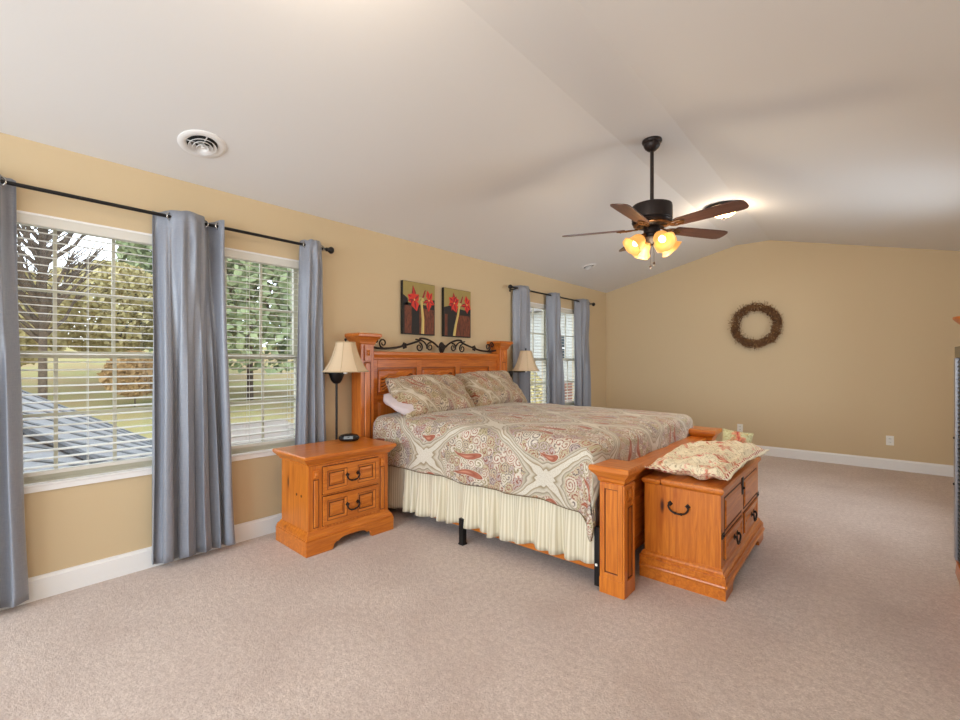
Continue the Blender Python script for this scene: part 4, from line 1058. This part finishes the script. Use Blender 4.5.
def tree(name, label, cat, x, y, h, wd, kind, seed, zb=-2.9, bare=False, leaves=8000):
    rnd = random.Random(seed); r = thing(name, label, cat, (x, y, zb), 0)
    bm = B(); tube(bm, [(0, 0, 0), (.1 * wd * rnd.uniform(-1, 1), 0, h * .5), (0, 0, h * .9)], [h * .012, h * .009, h * .003], 7)
    nb = 60 if bare else 10
    for k in range(nb):
        z = h * rnd.uniform(.25, .85); a = rnd.uniform(0, 2 * PI); ln = wd * rnd.uniform(.4, .9) * (1 - z / h * .5)
        p = Vector((0, 0, z)); q = p + Vector((math.cos(a) * ln * .5, math.sin(a) * ln * .5, ln * .5)); e = q + Vector((math.cos(a + .3) * ln * .4, math.sin(a + .3) * ln * .4, ln * .7))
        tube(bm, [p, q, e], [h * .008, h * .005, h * .002], 5)
        if bare:
            for m_ in range(9):
                t = rnd.uniform(.2, 1); s0 = q.lerp(e, t); b = a + rnd.uniform(-1.4, 1.4); l2 = ln * rnd.uniform(.2, .5)
                tube(bm, [s0, s0 + Vector((math.cos(b) * l2, math.sin(b) * l2, l2))], [h * .0025, h * .001], 4)
    obj('trunk', bm, 'bark', r, 60)
    if not bare or kind:
        bm = B()
        for k in range(leaves):
            t = rnd.random() ** .8; an = rnd.uniform(0, 2 * PI)
            if kind == 'evergreen': z = h * (.12 + .88 * t); rad = wd * (1 - t) ** .55 * rnd.uniform(.6, 1) + .15
            else:
                u = rnd.uniform(-1, 1); rad = wd * math.sqrt(max(0, 1 - u * u)) * rnd.uniform(.6, 1.05); z = h * (.62 + .36 * u)
            rad *= 1 + .35 * noise.noise(Vector((math.cos(an) * 2, math.sin(an) * 2, z * .8 + seed)))
            c = Vector((rad * math.cos(an), rad * math.sin(an), z)); s = rnd.uniform(.10, .20) if kind == 'evergreen' else rnd.uniform(.05, .12)
            d1 = Vector((rnd.uniform(-1, 1), rnd.uniform(-1, 1), rnd.uniform(-1, 1))).normalized(); d2 = d1.orthogonal().normalized()
            vs_ = [bm.verts.new(c + d1 * s * 1.6), bm.verts.new(c + d2 * s), bm.verts.new(c - d1 * s * 1.6), bm.verts.new(c - d2 * s)]
            bm.faces.new(vs_)
        obj('foliage', bm, kind, r, 0)
T = [('bare_tree', 'bare grey tree against the white sky in the left window', -24, -3.4, 13, 4.4, None, 1, True),
     ('bare_tree', 'slender bare tree beside the first in the left window', -18, 1.9, 11, 2.6, None, 2, True),
     ('shrub', 'yellow-green shrub low in the left window', -23, 1.2, 5.6, 2.0, 'yellowgreen', 3, False),
     ('shrub', 'broad yellow-green shrub in the middle of the left window', -25, 5.0, 6.4, 2.6, 'yellowgreen', 4, False),
     ('evergreen_tree', 'tall dark evergreen seen toward the right of the left window', -29, 9.0, 14, 4.0, 'evergreen', 5, False),
     ('shrub', 'russet autumn shrub beyond the left window centre', -20, 4.9, 2.4, 1.0, 'russet', 6, False),
     ('evergreen_tree', 'dense evergreen filling the second window', -20, 9.6, 13, 3.4, 'evergreen', 7, False),
     ('evergreen_tree', 'evergreen beyond the second window further right', -20, 17.6, 13, 3.2, 'evergreen', 8, False),
     ('shrub', 'yellow-green shrub under the evergreens outside the second window', -15.5, 12.6, 2.6, 1.2, 'yellowgreen', 9, False),
     ('shrub', 'bright yellow shrub seen through the far windows', -7.6, 15.8, 3.2, .8, 'yellowgreen', 10, False),
     ('shrub', 'low russet shrub seen through the far windows', -11.5, 20.5, 2.6, 1.3, 'russet', 12, False)]
for (nm, lab, x, y, h, wd, kind, sd, bare) in T: tree(nm, lab, 'tree' if 'tree' in nm else 'shrub', x, y, h, wd, kind, sd, gz(x) - .1, bare)

# pale house beyond the far windows
r = thing('neighbour_house', 'pale sided house with brick base seen through the far windows', 'house', (-14, 27, -3.6))
M['brick'] = plain('red_brown_brick', (150, 104, 86), .85, var=.3); M['dark_glass'] = plain('dark_house_glass', (70, 78, 84), .2); M['shingle'] = plain('grey_shingles', (120, 116, 112), .9)
bm = B(); box(bm, -7, 7, 0, 7, 3.6, 8.6)
for k in range(24): box(bm, -7.02, 7.02, -.03, 0, 3.62 + k * .205, 3.78 + k * .205)
obj('siding', bm, 'house_siding' if 'house_siding' in M else 'siding', r, 0)
bm = B(); box(bm, -7.05, 7.05, -.06, 7, 0, 3.6); obj('brick_base', bm, 'brick', r, 0)
bm = B(); extr(bm, [(-.6, 8.5), (7.6, 8.5), (3.5, 11.2)], 0, -7.5, 7.5); obj('roof', bm, 'shingle', r, 0)
for x in (-4.6, -1.6, 1.4, 4.4):
    bm = B(); box(bm, x - .6, x + .6, -.10, -.02, 5.0, 6.8); f = obj('house_window', bm, 'trim', r, 0)
    bm = B(); box(bm, x - .5, x + .5, -.12, -.09, 5.1, 5.85); box(bm, x - .5, x + .5, -.12, -.09, 5.95, 6.7); obj('window_pane', bm, 'dark_glass', f, 0)
